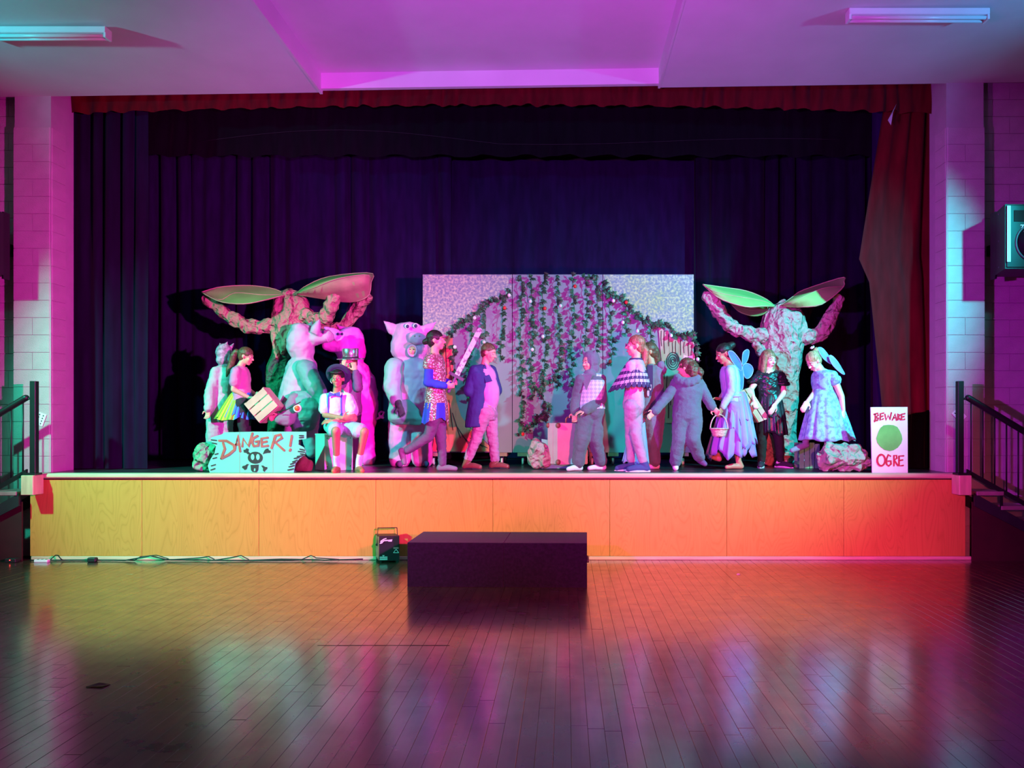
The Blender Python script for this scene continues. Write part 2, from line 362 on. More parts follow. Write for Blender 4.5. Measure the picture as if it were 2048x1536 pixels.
G().bx(SX0-.02, SX1+.02, FY-.0, FY+.1, .90, SZ-.055).obj('edge_shadow_strip', M_dark, stg, sm=False)  # dark strip stands in for the shadow under the front edge
x = SX0-.0
G().bx(SX0, SX1, FY+.12, 8.875, SZ-.06, SZ-.002).obj('deck', M_deck, stg, sm=False)
G().bx(-6.3, 4.8, 9.16, 12.7, SZ-.06, SZ-.002).bx(-5.92, 4.39, 8.87, 9.17, SZ-.06, SZ-.0022).obj('deck', M_deck, stg, sm=False)
G().bbx(SX0+.02, SX1+.06, FY-.018, FY, .0, .04, .006).obj('skirting', M_lip, stg, sm=False)
for nm, a in (('wall_stage_back', (-7.5, 6, 12.7, 12.8, 0, 6)), ('wall_stage_left', (-6.9, -6.8, 9.3, 12.7, .97, 6)), ('wall_stage_right', (5.3, 5.4, 9.3, 12.7, .97, 6))):
    tag(G().bx(*a).obj(nm, M_dark, sm=False), kind='structure')
tag(G().bx(-7.5, 6, 9.3, 12.8, 5.9, 6).obj('ceiling_stage', M_dark, sm=False), kind='structure')
# stairs and handrails either end of the stage
M_tread = mat('worn_timber_tread', (.32, .25, .22), .6, var=.2, scale=4); M_string = mat('dark_painted_stringer', (.016, .02, .022), .6)
M_maroon = mat('understair_shade', (.035, .006, .008), .7)
def stair(s, xe, lab, labh):
    xe0 = xe; xe = SX0-.03 if s < 0 else SX1+.03
    t = thing('stair_flight', (xe, 8.72, 0), lab, 'stairs'); ya, yb = 8.5, 8.86
    if s < 0: yb = 8.86
    for k in range(5):
        z = .78-.16*k; xa = xe+s*(.02+.27*k)
        G().bbx(min(xa, xa+s*.30), max(xa, xa+s*.30), ya, yb, z-.045, z, .005).obj('tread', M_tread, t, sm=False)
        if k % 1 == 0:
            xk = xa+s*.28; G().bx(xk-.012, xk+.012, ya+.01, ya+.03, z-.2, z-.045).obj('bracket', M_black, t, sm=False)
    for yy in (ya+.012, yb-.035):
        g = G(); L_ = 1.42
        g.prism([(xe+s*.0, yy, .76), (xe+s*L_, yy, -.06+.02), (xe+s*(L_-.22), yy, 0), (xe, yy, .62)], (0, .024, 0)); g.obj('stringer', M_string, t, sm=False)
    g = G(); g.prism([(xe, ya+.06, .66), (xe+s*1.35, ya+.06, -.0), (xe, ya+.06, 0)], (0, .02, 0)); g.obj('side_panel', M_maroon, t, sm=False)  # dark sheet put in for the shade under the stairs
    xe = xe0; h = thing('handrail', (xe, 8.52, SZ-.25), labh, 'handrail'); yy = 8.53
    G().bbx(xe-.068, xe+.068, 8.44, 8.615, .745, .962, .006).obj('newel_block', M_pine, h, sm=False)
    G().bbx(xe-s*.02-.032, xe-s*.02+.032, yy-.032, yy+.032, .985, 2.0, .004).obj('post', M_black, h, sm=False)
    G().bbx(xe-.07, xe+.07, yy-.06, yy+.06, .962, .985, .003).obj('base_plate', M_black, h, sm=False)
    A, B = V((xe+s*.075, yy, 1.815)), V((xe+s*1.55, yy, 1.815-1.475*.6)); G().cap(A, B, .036, .036, 12).obj('rail', M_black, h)
    G().tube([V((xe+s*.01, yy, 1.80)), A], .012, 8).obj('rail_bracket', M_black, h)
    A2, B2 = V((xe+s*.06, yy, 1.0)), V((xe+s*1.55, yy, 1.0-1.49*.56)); u = (B2-A2).normalized(); up = V((-u.z*s, 0, u.x*s)).normalized()
    G().box((A2+B2)/2, (B2-A2)/2, V((0, .014, 0)), V((0, 0, .026))).obj('bottom_rail', M_black, h, sm=False)
    for k in range(11):
        xx = xe+s*(.105+.131*k); dx = abs(xx-xe)
        G().tube([(xx, yy, 1.0-(dx-.06)*.56), (xx, yy, 1.815-(dx-.075)*.6)], .009, 8).obj('baluster', M_black, h)
stair(-1, (65-VX)*8.53/F, 'timber and black metal stair flight off the left end of the stage', 'black metal handrail at the left end of the stage, beside the pale block pillar')
stair(1, (1923-VX)*8.53/F, 'timber and black metal stair flight off the right end of the stage', 'black metal handrail at the right end of the stage, below the wall speaker')
# playing cards fixed to the pillars
M_card = mat('white_card', (.85, .9, .9), .5, var=.02); M_ink = mat('black_ink', (.02, .02, .025), .5)
def card(cx, cz_, rot, n, lab):
    c = V((cx, PY-.004, cz_)); u = V((math.cos(rot), 0, math.sin(rot))); v = V((-math.sin(rot), 0, math.cos(rot)))
    t = thing('playing_card', c, lab, 'playing card')
    G().box(c, u*.052, V((0, .002, 0)), v*.072).obj('card_sheet', M_card, t, sm=False)
    for i in range(n):
        p = c+u*(-.022+.044*(i % 2))+v*(.048-.032*(i//2))+V((0, -.003, 0)); g = G()
        g.prism([p+v*.011, p+u*.009-v*.004, p-v*.008*0+u*.003-v*.004, p+u*.004-v*.01, p-u*.004-v*.01, p-u*.003-v*.004, p-u*.009-v*.004], (0, .002, 0)); g.obj('pip', M_ink, t, sm=False)
cc = P(81, 838, PY); card(cc.x, cc.z, -.35, 8, 'white playing card stuck to the left pillar beside the handrail post')
cc = P(1918, 830, PY); card(cc.x, cc.z, .75, 6, 'white playing card stuck to the right pillar behind the handrail post')
# wall speakers
M_spk = mat('black_speaker_cabinet', (.012, .012, .016), .5, bump=.15, bscale=150); M_grille = mat('speaker_grille', (.02, .022, .03), .35); M_ring = mat('grey_speaker_ring', (.09, .09, .12), .4); M_strip = mat('white_strip', (.9, .95, .95), .35, var=.01)
def speaker(xl, xr, yaw, lab, zc=None, logo=False):
    z0, z1 = 2.96+.25, 3.98+.0; z0 = 1.57+(840-540)*8.4/F; z1 = 1.57+(840-412)*8.4/F
    t = thing('wall_speaker', ((xl+xr)/2, 8.6, z0), lab, 'speaker'); yf, yb = 8.33, 8.8; s = .09
    g = G(); lo = [(xl, yf), (xr, yf), (xr-.126, yb), (xl-.1, yb)] if not logo else [(xl, yf), (xr, yf), (xr+.1, yb), (xl+.126, yb)]
    g.loft([[V((a, b_, z)) for a, b_ in lo] for z in (z0, z1)]); g.obj('cabinet', M_spk, t, sm=False)
    g = G(); g.bbx(xl+.015, xr-.015, yf-.012, yf+.002, z0+.015, z1-.015, .004); g.obj('baffle', M_grille, t, sm=False)
    cx = (xl+xr)/2+.0; cz0 = z0+.28
    g = G(); pts = [V((cx+.2*math.cos(a), yf-.016, cz0+.2*math.sin(a))) for a in np.linspace(0, 2*PI, 33)]; g.tube(pts, .012, 8, cap=False); g.obj('woofer_ring', M_ring, t)
    g = G(); lathe(g, (cx, yf-.013, cz0), [(.19, 0), (.12, .035), (.05, .05), (.045, .03), (.01, .025)], 24, ax=(0, 1, 0)); g.obj('cone', M_grille, t)
    G().bx(cx-.22, cx+.22, yf-.02, yf-.012, z1-.19, z1-.07).obj('horn', M_dark, t, sm=False)
    G().bbx(xl+.012, xl+.052, yf-.022, yf-.012, z0+.07, z1-.02, .003).obj('edge_strip', M_strip, t, sm=False)
    for q in (z0+.06, (z0+z1)/2, z1-.05): G().ball(((xl+.06 if logo else xr-.06), (yf+yb)/2-.01, q), .010, 8, 6).obj('bolt', M_ring, t)
    # yoke holding the cabinet to the wall
    xb = xl+.10 if logo else xr-.12
    g = G(); g.bx(min(xb, xb+.02), max(xb, xb+.02), yb-.1, yb+.0, z0-.04, z1+.02); g.obj('bracket', M_black, t, sm=False)
    G().bx(cx-.1, cx+.1, yb-.02, WY+.0, (z0+z1)/2-.06, (z0+z1)/2+.06).obj('wall_mount', M_black, t, sm=False)
    if logo:
        cu = bpy.data.curves.new('x', 'FONT'); cu.body = 'Tho'; cu.size = .11; cu.shear = .5; cu.extrude = .002
        to = bpy.data.objects.new('x', cu); COL.objects.link(to); dg = bpy.context.evaluated_depsgraph_get(); dg.update()
        me = bpy.data.meshes.new_from_object(to.evaluated_get(dg)); bpy.data.objects.remove(to); me.materials.clear(); me.materials.append(M_strip)
        me.transform(Matrix.Translation(V((xl+.12, yf-.016, z1-.30))-V(t.location))@Matrix.Rotation(-.0, 4, 'Y')@Matrix.Rotation(PI/2, 4, 'X')); link('logo', me, t)
speaker((2010-VX)*8.33/F, (2010-VX)*8.33/F+.62, 0, 'black wall speaker with a bright strip down its left edge, right of the stage', logo=True)
speaker(-6.245-.62, -6.245, 0, 'black wall speaker on the wall left of the stage, cut by the frame')
# ---------------------------------------------------------------- curtains
def curtain(name, x0, x1, z0, z1, y, amp, fold, m, lab, cat='curtain', seed=0, hem=0, edge=None, group=None, nz=14, bot=None):
    rr = random.Random(seed); n = int((x1-x0)/fold*9)+2; ph = []; p = 0
    for i in range(n): ph.append(p); p += 2*PI/9*rr.uniform(.45, 1.7)
    am = [amp*(.55+.45*math.sin(i*.13+seed)+rr.uniform(-.1, .1)) for i in range(n)]
    rows = []
    for k in range(nz+1):
        t = k/nz; row = []
        for i in range(n):
            x = x0+(x1-x0)*i/(n-1); 
            if edge: x = x+edge(t)*(1-i/(n-1))
            zb = z0+(hem*math.sin(ph[i]*.5) if hem else 0)+(bot(i/(n-1)) if bot else 0)
            row.append(V((x+.25*am[i]*math.cos(ph[i]*1.0+.5)*(1-.3*t), y+am[i]*math.sin(ph[i])*(.75+.25*(1-t))+.012*math.sin(i*.7+t*5), z1+(zb-z1)*t)))
        rows.append(row)
    g = G(); g.loft(rows, False, False)
    loc = V(((x0+x1)/2, y, z0)); o = g.obj(name, m, None, loc, fix=False); return tag(o, lab, cat, group)
def velvet(name, col, rough=.9): return mat(name, col, rough, var=.15, scale=4, stretch=(3, 3, .6), sheen=.04, spec=.1)
M_cur = velvet('midnight_velvet', (.015, .0038, .046)); M_cur2 = velvet('black_velvet', (.004, .003, .006)); M_red = velvet('red_velvet', (.10, .004, .008)); M_navy = velvet('navy_velvet', (.009, .0035, .024))
curtain('stage_curtain', -7.2, -1.75, SZ+.01, 5.6, 11.7, .11, .27, M_cur, 'dark violet pleated curtain across the back, behind the left paper tree', seed=3)
curtain('stage_curtain', -1.9, 2.2, SZ+.01, 5.6, 11.95, .045, .5, M_cur, 'dark violet flat-hung curtain behind the painted flats', seed=5)
curtain('stage_curtain', 1.95, 5.9, SZ+.01, 5.6, 11.75, .10, .27, M_navy, 'dark navy pleated curtain behind the right paper tree', seed=8)
curtain('side_curtain', -6.05, -5.12, SZ+.005, 5.6, 9.45, .07, .19, M_navy, 'gathered navy curtain hanging against the left pillar', seed=11)
curtain('side_curtain', 3.86, 4.7, SZ+.005, 5.6, 9.75, .05, .2, M_cur, 'narrow violet curtain peeking out behind the red curtain', seed=14)
curtain('red_curtain', 3.78, 4.55, 1.75, 5.5, 9.4, .07, .2, M_red, 'tall red velvet curtain beside the right pillar with a ragged inner edge', seed=16, edge=lambda t: (.12-.33*min(1, t*1.9) if t < .55 else -.08+.35*(t-.55)*1.1), bot=lambda s: -.18+.14*s)
curtain('side_curtain', 3.95, 4.6, SZ+.005, 2.0, 9.56, .05, .2, M_cur2, 'black cloth hanging below the red curtain behind the ogre sign', seed=17)
curtain('valance', -6.0, 4.6, 1.57+(840-222)*9.25/F, 5.75, 9.25, .035, .2, M_red, 'short gathered red velvet valance across the top of the stage', seed=19, hem=.012, bot=lambda s: -.03+.10*math.sin(PI*s)**1)
curtain('border_curtain', -6.2, 4.9, 1.57+(840-312)*10.4/F, 5.9, 10.4, .03, .3, M_cur2, 'wide black border curtain hanging behind the red valance', 'curtain', seed=22, hem=.02)
# torn rag hanging by the right curtain
g = G(); a = P(1793, 208, 9.2); b_ = P(1776, 240, 9.2); c_ = P(1782, 250, 9.2); d_ = P(1786, 225, 9.22)
g.prism([a, b_, c_, d_], (.0, .006, 0)); tag(g.obj('rag', mat('pale_rag', (.5, .4, .5), .8), None, a, sm=False), 'small pale torn rag hanging at the top of the red curtain', 'rag')
M_cord = mat('grey_cord', (.02, .02, .025), .8)
g = G(); pts = []
for px in range(400, 1720, 40):
    u = (px-400)/1320; pts.append(P(px, 283-22*math.sin(PI*min(1, u*2.2))*.8-6*math.sin(u*9), 10.365))
g.tube(pts, .0025, 6); tag(g.obj('cord', M_cord, None, pts[0]), 'thin grey cord strung loosely across the black border curtain', 'cord')
# ---------------------------------------------------------------- scenery and props on the stage
# painted flats on castors
FD = 10.25
def X_(px, d): return (px-VX)*d/F
def Z_(py, d): return EYE+(VY-py)*d/F
def flat_mat(kind, org):
    m, nt, b, mp = node_mat('painted_flat_'+kind, .8); N = nt.nodes; L = nt.links
    n = N.new('ShaderNodeTexNoise'); n.inputs['Scale'].default_value = 33; n.inputs['Detail'].default_value = 2; n.inputs['Distortion'].default_value = .35; L.new(mp.outputs[0], n.inputs['Vector'])
    n2 = N.new('ShaderNodeTexNoise'); n2.inputs['Scale'].default_value = 1.6; L.new(mp.outputs[0], n2.inputs['Vector'])
    if kind == 'stone':
        c = ramp(nt, n2.outputs[0], [(.3, (.20, .22, .25)), (.7, (.25, .27, .29))])
    else:
        mx = N.new('ShaderNodeMix'); mx.data_type = 'RGBA'
        c1 = ramp(nt, n.outputs[0], [(.36, (.17, .23, .27)), (.5, (.27, .33, .30)), (.64, (.46, .54, .34))])
        c2 = ramp(nt, n.outputs[0], [(.36, (.16, .27, .26)), (.52, (.27, .38, .20)), (.66, (.48, .58, .22))])
        L.new(ramp(nt, n2.outputs[0], [(.42, (0, 0, 0)), (.62, (1, 1, 1))]), mx.inputs[0]); L.new(c1, mx.inputs[6]); L.new(c2 if kind == 'leafy' else c1, mx.inputs[7]); c = mx.outputs[2]
    L.new(c, b.inputs['Base Color']); return m
M_stone = flat_mat('stone', None); M_sky = flat_mat('sky', None); M_leafy = flat_mat('leafy', None)
M_frame = mat('bare_timber', (.35, .26, .17), .7, scale=3, stretch=(5, 5, 1)); M_rub = mat('white_castor', (.6, .62, .6), .5); M_seam = mat('dark_gap', (.01, .01, .012), .9)
zb, zt = Z_(905, FD), Z_(549, FD)
arch = [(872, 760), (880, 700), (902, 672), (915, 655), (928, 643), (947, 631), (960, 618), (981, 606), (1004, 598), (1022, 584), (1040, 549), (1198, 549), (1206, 571), (1217, 588), (1242, 596), (1256, 615), (1272, 628), (1295, 641), (1325, 648), (1340, 660), (1360, 673), (1388, 674)]
def flat(x0, x1, kind, lab, sky, y=FD):
    t = thing('painted_flat', ((x0+x1)/2, y+.3, SZ), lab, 'scenery flat', 'painted flats on castors')
    G().bx(x0+.004, x1-.004, y, y+.02, zb, zt).obj('board', M_stone, t, sm=False)
    if sky:
        g = G(); g.prism([V((X_(a, FD), y-.0045, Z_(b_, FD))) for a, b_ in sky], (0, .004, 0)); g.obj('sponged_sky', M_leafy if kind == 'leafy' else M_sky, t, sm=False)
    for xx in (x0+.03, x1-.07, (x0+x1)/2-.02): G().bx(xx, xx+.04, y+.02, y+.07, zb, zt).obj('batten', M_frame, t, sm=False)
    for zz in (zb, (zb+zt)/2, zt-.07): G().bx(x0+.07, x1-.07, y+.02, y+.07, zz, zz+.07).obj('rail', M_frame, t, sm=False)
    for xx in (x0+.12, x1-.16):
        G().bx(xx-.05, xx+.09, y+.0, y+.75, zb-.05, zb-.003).obj('foot', M_frame, t, sm=False)
        for yy in (y+.06, y+.68):
            c = V((xx+.02, yy, SZ+.048)); g = G(); lathe(g, c-V((.014, 0, 0)), [(.0005, 0), (.046, 0), (.048, .006), (.048, .022), (.046, .028), (.0005, .028)], 18, ax=(1, 0, 0)); cs = g.obj('castor', M_rub, t)
            g = G(); g.bx(c.x-.022, c.x-.016, yy-.02, yy+.02, SZ+.04, zb-.05).bx(c.x+.016, c.x+.022, yy-.02, yy+.02, SZ+.04, zb-.05); g.obj('castor_fork', M_black, cs, sm=False)
            lathe(G(), c-V((.016, 0, 0)), [(.012, 0), (.012, .032)], 10, ax=(1, 0, 0)).obj('hub', M_seam, cs)
    for zz in (zb+.4, zt-.5): G().bx((x0+x1)/2, (x0+x1)/2+.03, y+.07, y+.7, zz if zz < 2 else zb, (zz if zz < 2 else zb)+.04).obj('brace', M_frame, t, sm=False)
    return t
xa, xb, xc, xd = X_(845, FD), X_(1024.5, FD), X_(1205.5, FD), X_(1388, FD)
sl = [(845.8, 549.5), (1023.8, 549.5)]+[(p, q) for p, q in arch[::-1] if p <= 1023 and p > 872]+[(880, 700), (872, 760), (845.8, 762)]
f1 = flat(xa, xb, 'sky', 'left painted flat with sponged sky above a grey arch, behind the armed girl', sl)
f2 = flat(xb, xc, 'stone', 'middle grey painted flat hung with long ivy strands', [])
sr = [(1206.3, 549.5), (1387.3, 549.5)]+[(p, q) for p, q in arch[::-1] if p >= 1206.3 and p < 1388]
sr[2] = (1387.3, 673)
f3 = flat(xc, xd, 'leafy', 'right painted flat with sponged green sky above the stone arch', sr)
# painted tree stumps cut out and fixed on the flats
def bark_mat(name, c1, c2):
    m, nt, b, mp = node_mat(name, .8); N = nt.nodes; L = nt.links; mp.inputs['Scale'].default_value = (14, 1, 1.2)
    n = N.new('ShaderNodeTexNoise'); n.inputs['Scale'].default_value = 1.3; n.inputs['Detail'].default_value = 3; L.new(mp.outputs[0], n.inputs['Vector'])
    L.new(ramp(nt, n.outputs[0], [(.35, c2), (.45, c1), (1, c1)]), b.inputs['Base Color']); return m
M_bark = bark_mat('painted_bark', (.50, .36, .28), (.40, .27, .20)); M_bark2 = bark_mat('red_lit_bark', (.62, .20, .12), (.48, .13, .08)); M_line = mat('dark_brown_paint', (.06, .03, .03), .7)  # M_bark2 carries the red light on the left trunk in its colour
def stump(px, m, lab, knot, lines, y):
    c = P(sum(a for a, b_ in px)/len(px), max(b_ for a, b_ in px), y); c.y = y
    t = thing('cutout_stump', c, lab, 'scenery cutout')
    G().prism([V((X_(a, y), y, Z_(b_, y))) for a, b_ in px], (0, .012, 0)).obj('panel', m, t, sm=False)
    g = G(); nrm = (0, -1, 0)
    for l in lines: stroke(g, [V((X_(a, y), y-.0003, Z_(b_, y))) for a, b_ in l], .012, nrm, .003)
    g.obj('grain_stroke', M_line, t, sm=False)['kind'] = 'stuff'
    if knot:
        kx, ky = knot; g = G()
        for r in (4, 8, 13, 17.5):
            stroke(g, [V((X_(kx+r*.72*math.cos(q), y), y-.0003, Z_(ky+r*math.sin(q), y))) for q in np.linspace(.2, 2*PI+.1, 18)], .010, nrm, .003)
        g.obj('knot', M_line, t, sm=False)['kind'] = 'stuff'
rl = random.Random(4)
ln = [[(x_+rl.uniform(-1, 1), y_), (x_+rl.uniform(-1.5, 1.5), y_+l_*.5), (x_+rl.uniform(-1, 2), y_+l_)] for x_, y_, l_ in [(1323, 662, 30), (1329, 662, 45), (1336, 668, 24), (1345, 686, 20), (1352, 682, 24), (1360, 680, 30), (1368, 684, 22), (1376, 686, 26), (1383, 690, 40), (1329, 722, 36), (1334, 752, 40), (1341, 760, 50), (1350, 758, 44), (1358, 762, 50), (1337, 800, 36), (1346, 812, 34), (1354, 820, 24), (1364, 790, 40), (1374, 770, 44)]]
stump([(1317, 655), (1324, 657), (1330, 664), (1336, 660), (1342, 676), (1351, 680), (1357, 676), (1365, 684), (1372, 681), (1379, 686), (1385, 680), (1390, 690), (1384, 700), (1390, 712), (1388, 760), (1390, 830), (1398, 846), (1331, 846), (1330, 800), (1326, 740), (1321, 700)], M_bark, 'brown cutout tree stump with a ringed knot on the right flat', (1346, 722), ln, FD-.02)
ln = [[(a, b_), (a+dx*.5, b_+l_*.5), (a+dx, b_+l_)] for a, b_, l_, dx in [(874, 700, 40, 1), (882, 706, 50, 2), (891, 690, 60, 3), (899, 720, 40, 4), (880, 780, 60, 0), (890, 790, 70, 4), (898, 800, 60, 8), (905, 826, 50, 16), (912, 850, 40, 26), (925, 872, 26, 26), (940, 876, 18, 26), (955, 886, 10, 20), (868, 870, 30, -4), (876, 860, 40, -2)]]
stump([(866, 690), (876, 672), (890, 676), (899, 668), (905, 676), (905, 700), (908, 760), (912, 800), (922, 832), (940, 856), (962, 876), (990, 903), (852, 903), (860, 860), (866, 800), (868, 740)], M_bark2, 'cutout tree trunk, bark tinted as red-lit, with spreading roots on the left flat', None, ln, FD-.022)
# ivy garlands
M_ivy = mat('ivy_leaf', (.04, .10, .045), .5, var=.3, scale=9); M_ivy2 = mat('ivy_leaf_dark', (.022, .055, .028), .5, var=.3, scale=9); M_vine = mat('ivy_stem', (.05, .06, .03), .7); M_bw = mat('white_rose_bud', (.85, .8, .75), .5); M_br = mat('red_rose_bud', (.75, .03, .03), .5)
def leaf_mesh(m, k):
    rr = random.Random(k); out = [(0, 0), (.28, -.12), (.5, .1), (.34, .32), (.42, .62), (.16, .66), (0, 1.05), (-.16, .66), (-.42, .62), (-.34, .32), (-.5, .1), (-.28, -.12)]
    vs = [V((0, .38, .10))]+[V((x*(1+.1*rr.uniform(-1, 1)), y, -.32*x*x-.14*abs(y-.4)+.04*rr.uniform(-1, 1))) for x, y in out]; n = len(out)
    vs += [v-V((0, 0, .03)) for v in vs]
    fs = [(0, 1+i, 1+(i+1) % n) for i in range(n)]+[(n+1, n+2+(i+1) % n, n+2+i) for i in range(n)]+[(1+i, n+2+i, n+2+(i+1) % n, 1+(i+1) % n) for i in range(n)]
    me = bpy.data.meshes.new('leaf'); me.from_pydata(vs, [], fs); me.materials.append(m); smooth(me, False); me.update(); return me
LM = [leaf_mesh(M_ivy, k) for k in range(3)]+[leaf_mesh(M_ivy2, k+5) for k in range(3)]
rg = random.Random(21)
def garland(pxs, lab, step=9.0, buds=(), size=.070, out=.035, d=FD-.04, wob=2.2):
    pts = []
    for (a, b_) in zip(pxs[:-1], pxs[1:]):
        L_ = math.hypot(b_[0]-a[0], b_[1]-a[1]); n = max(1, int(L_/4))
        for i in range(n): u = i/n; pts.append((a[0]+(b_[0]-a[0])*u, a[1]+(b_[1]-a[1])*u))
    pts.append(pxs[-1]); W = [V((X_(a+rg.uniform(-wob, wob)*.5, d), d-rg.uniform(0, .03), Z_(b_, d))) for a, b_ in pts]
    t = thing('ivy_garland', W[0], lab, 'garland', 'ivy garlands on the flats')
    G().tube(W, .004, 6).obj('stem', M_vine, t)
    acc = 0
    for i in range(len(W)-1):
        acc += (W[i+1]-W[i]).length*F/d
        while acc > 0:
            acc -= step*rg.uniform(.7, 1.3); p = W[i].lerp(W[i+1], rg.random()); dr = (W[i+1]-W[i]).normalized()
            sd = rg.choice((-1, 1)); lat = dr.cross(V((0, -1, 0)))*sd
            o = link('leaf', rg.choice(LM), t); ydir = (lat*rg.uniform(.4, 1)+dr*rg.uniform(-.3, .8)+V((0, -rg.uniform(.0, .55), 0))).normalized()
            nrm = (V((0, -1, 0))+V((rg.uniform(-.8, .8), 0, rg.uniform(-.5, .9)))).normalized(); xdir = ydir.cross(nrm).normalized(); nrm = xdir.cross(ydir)
            s_ = size*rg.uniform(.75, 1.25); M3 = Matrix((xdir*s_, ydir*s_, nrm*s_)).transposed().to_4x4()
            o.matrix_basis = Matrix.Translation(p-W[0]+V((0, -rg.uniform(0.01, out), 0)))@M3
    for (bx_, by_, red) in buds:
        c = V((X_(bx_, d), d-.06, Z_(by_, d))); g = G(); g.ell(c, (.024, 0, 0), (0, .024, 0), (0, 0, .026), 10, 7); g.ell(c+V((0, -.012, .008)), (.014, 0, 0), (0, .016, 0), (0, 0, .012), 8, 6); g.obj('rosebud', M_br if red else M_bw, t)
def hang(px, y0, y1, lab, sway=3, buds=(), **k):
    n = max(2, int((y1-y0)/30)); ph = rg.uniform(0, 6)
    garland([(px+sway*math.sin(ph+i*1.1)+rg.uniform(-1.2, 1.2), y0+(y1-y0)*i/n) for i in range(n+1)], lab, buds=buds, **k)
garland([(1022, 580), (1004, 598), (981, 605), (960, 618), (947, 631), (928, 642), (915, 655), (902, 672)], 'ivy garland climbing the left side of the painted arch', step=4.2, buds=((1019, 592, 0), (950, 637, 0)))
garland([(1206, 566), (1217, 589), (1242, 595), (1256, 615), (1272, 628), (1279, 640), (1295, 641), (1310, 650), (1325, 647), (1339, 659), (1344, 673), (1360, 672), (1374, 670), (1391, 673)], 'ivy garland sloping down the right side of the painted arch', step=4.4, buds=((1226, 603, 0), (1341, 672, 0), (1252, 606, 1)))
hang(1392, 676, 735, 'short ivy strand hanging down the right edge of the flats', buds=((1394, 719, 0),))
hang(909, 690, 775, 'ivy strand hanging left of the white blade', buds=((911, 695, 0),))
hang(942, 640, 800, 'ivy strand hanging behind the white blade')
hang(969, 620, 690, 'short ivy strand hanging above the navy-jacket boy', buds=((969, 685, 0),))
hang(1003, 600, 724, 'ivy strand hanging right of the navy-jacket boy', buds=((1010, 617, 1),))
hang(1042, 551, 872, 'first long ivy strand right of the seam between left and middle flats', step=8.2, buds=((1046, 868, 1),))
hang(1065, 551, 800, 'second long ivy strand on the middle flat', step=8.2, buds=((1061, 604, 0), (1065, 700, 0)))
hang(1089, 548, 820, 'third long ivy strand on the middle flat, with a red bud near its top', step=7.6, buds=((1090, 618, 1), (1086, 674, 0)))
hang(1117, 551, 782, 'fourth long ivy strand on the middle flat, with a pale bud', step=8.2, buds=((1121, 613, 0),))
hang(1146, 549, 830, 'fifth long ivy strand on the middle flat, ending left of the hooded boy', step=7.6, buds=((1150, 574, 1),))
hang(1172, 551, 704, 'ivy strand ending above the purple hood', step=7.6)
hang(1194, 551, 702, 'ivy strand hanging just left of the right-hand flat seam', step=7.6)
garland([(1176, 556), (1186, 553), (1197, 553)], 'short ivy swag joining two strands at the top of the flats', step=5.2)
hang(1221, 606, 732, 'ivy strand with a red bud at its foot, right of the right-hand seam', buds=((1220, 724, 1),))
hang(1250, 612, 672, 'short ivy strand hanging above the owl-cape girl', buds=((1245, 646, 0), (1274, 663, 0)))
hang(1298, 650, 716, 'ivy strand hanging left of the cutout stump')
garland([(1056, 775), (1075, 782), (1098, 768), (1116, 760)], 'tangled ivy swag crossing the lower middle flat', step=5.2)
garland([(1050, 862), (1066, 850), (1082, 828), (1098, 812), (1090, 840)], 'fallen bunch of ivy low on the middle flat beside the suitcase', step=4.2)
# crumpled paper trees
def paper_mat(name, c, c2):
    m = mat(name, c, .7, col2=c2, scale=3, thresh=(.25, .75)); nt = m.node_tree; N = nt.nodes; L = nt.links; b = N['Principled BSDF']
    tc = N.new('ShaderNodeTexCoord'); nz = N.new('ShaderNodeTexNoise'); nz.inputs['Scale'].default_value = 5; nz.inputs['Detail'].default_value = 2; L.new(tc.outputs['Object'], nz.inputs['Vector'])
    wv = N.new('ShaderNodeVectorMath'); wv.operation = 'SCALE'; wv.inputs['Scale'].default_value = .16; L.new(nz.outputs['Color'], wv.inputs[0]); ad = N.new('ShaderNodeVectorMath'); L.new(tc.outputs['Object'], ad.inputs[0]); L.new(wv.outputs[0], ad.inputs[1])
    prev = None
    for sc_, st, ds in ((8.5, 1.0, .055), (20, .8, .022)):                      # creased facets at two sizes
        v = N.new('ShaderNodeTexVoronoi'); v.inputs['Scale'].default_value = sc_; L.new(ad.outputs[0], v.inputs['Vector'])
        bp = N.new('ShaderNodeBump'); bp.inputs['Strength'].default_value = st; bp.inputs['Distance'].default_value = ds; L.new(v.outputs['Distance'], bp.inputs['Height'])
        if prev: L.new(prev, bp.inputs['Normal'])
        prev = bp.outputs[0]
    L.new(prev, b.inputs['Normal']); return m
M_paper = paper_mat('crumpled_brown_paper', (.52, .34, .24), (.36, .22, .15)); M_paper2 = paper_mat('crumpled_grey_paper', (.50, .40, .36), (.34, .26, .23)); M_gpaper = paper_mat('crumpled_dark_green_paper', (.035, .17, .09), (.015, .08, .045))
M_leafc = mat('green_leaf_cloth', (.30, .55, .16), .7, var=.08, scale=3); M_leafd = mat('dark_green_leaf_cloth', (.16, .32, .09), .7, var=.1); M_leafu = mat('brown_leaf_lining', (.40, .28, .17), .75); M_ledge = mat('leaf_edge_tape', (.55, .48, .28), .7)
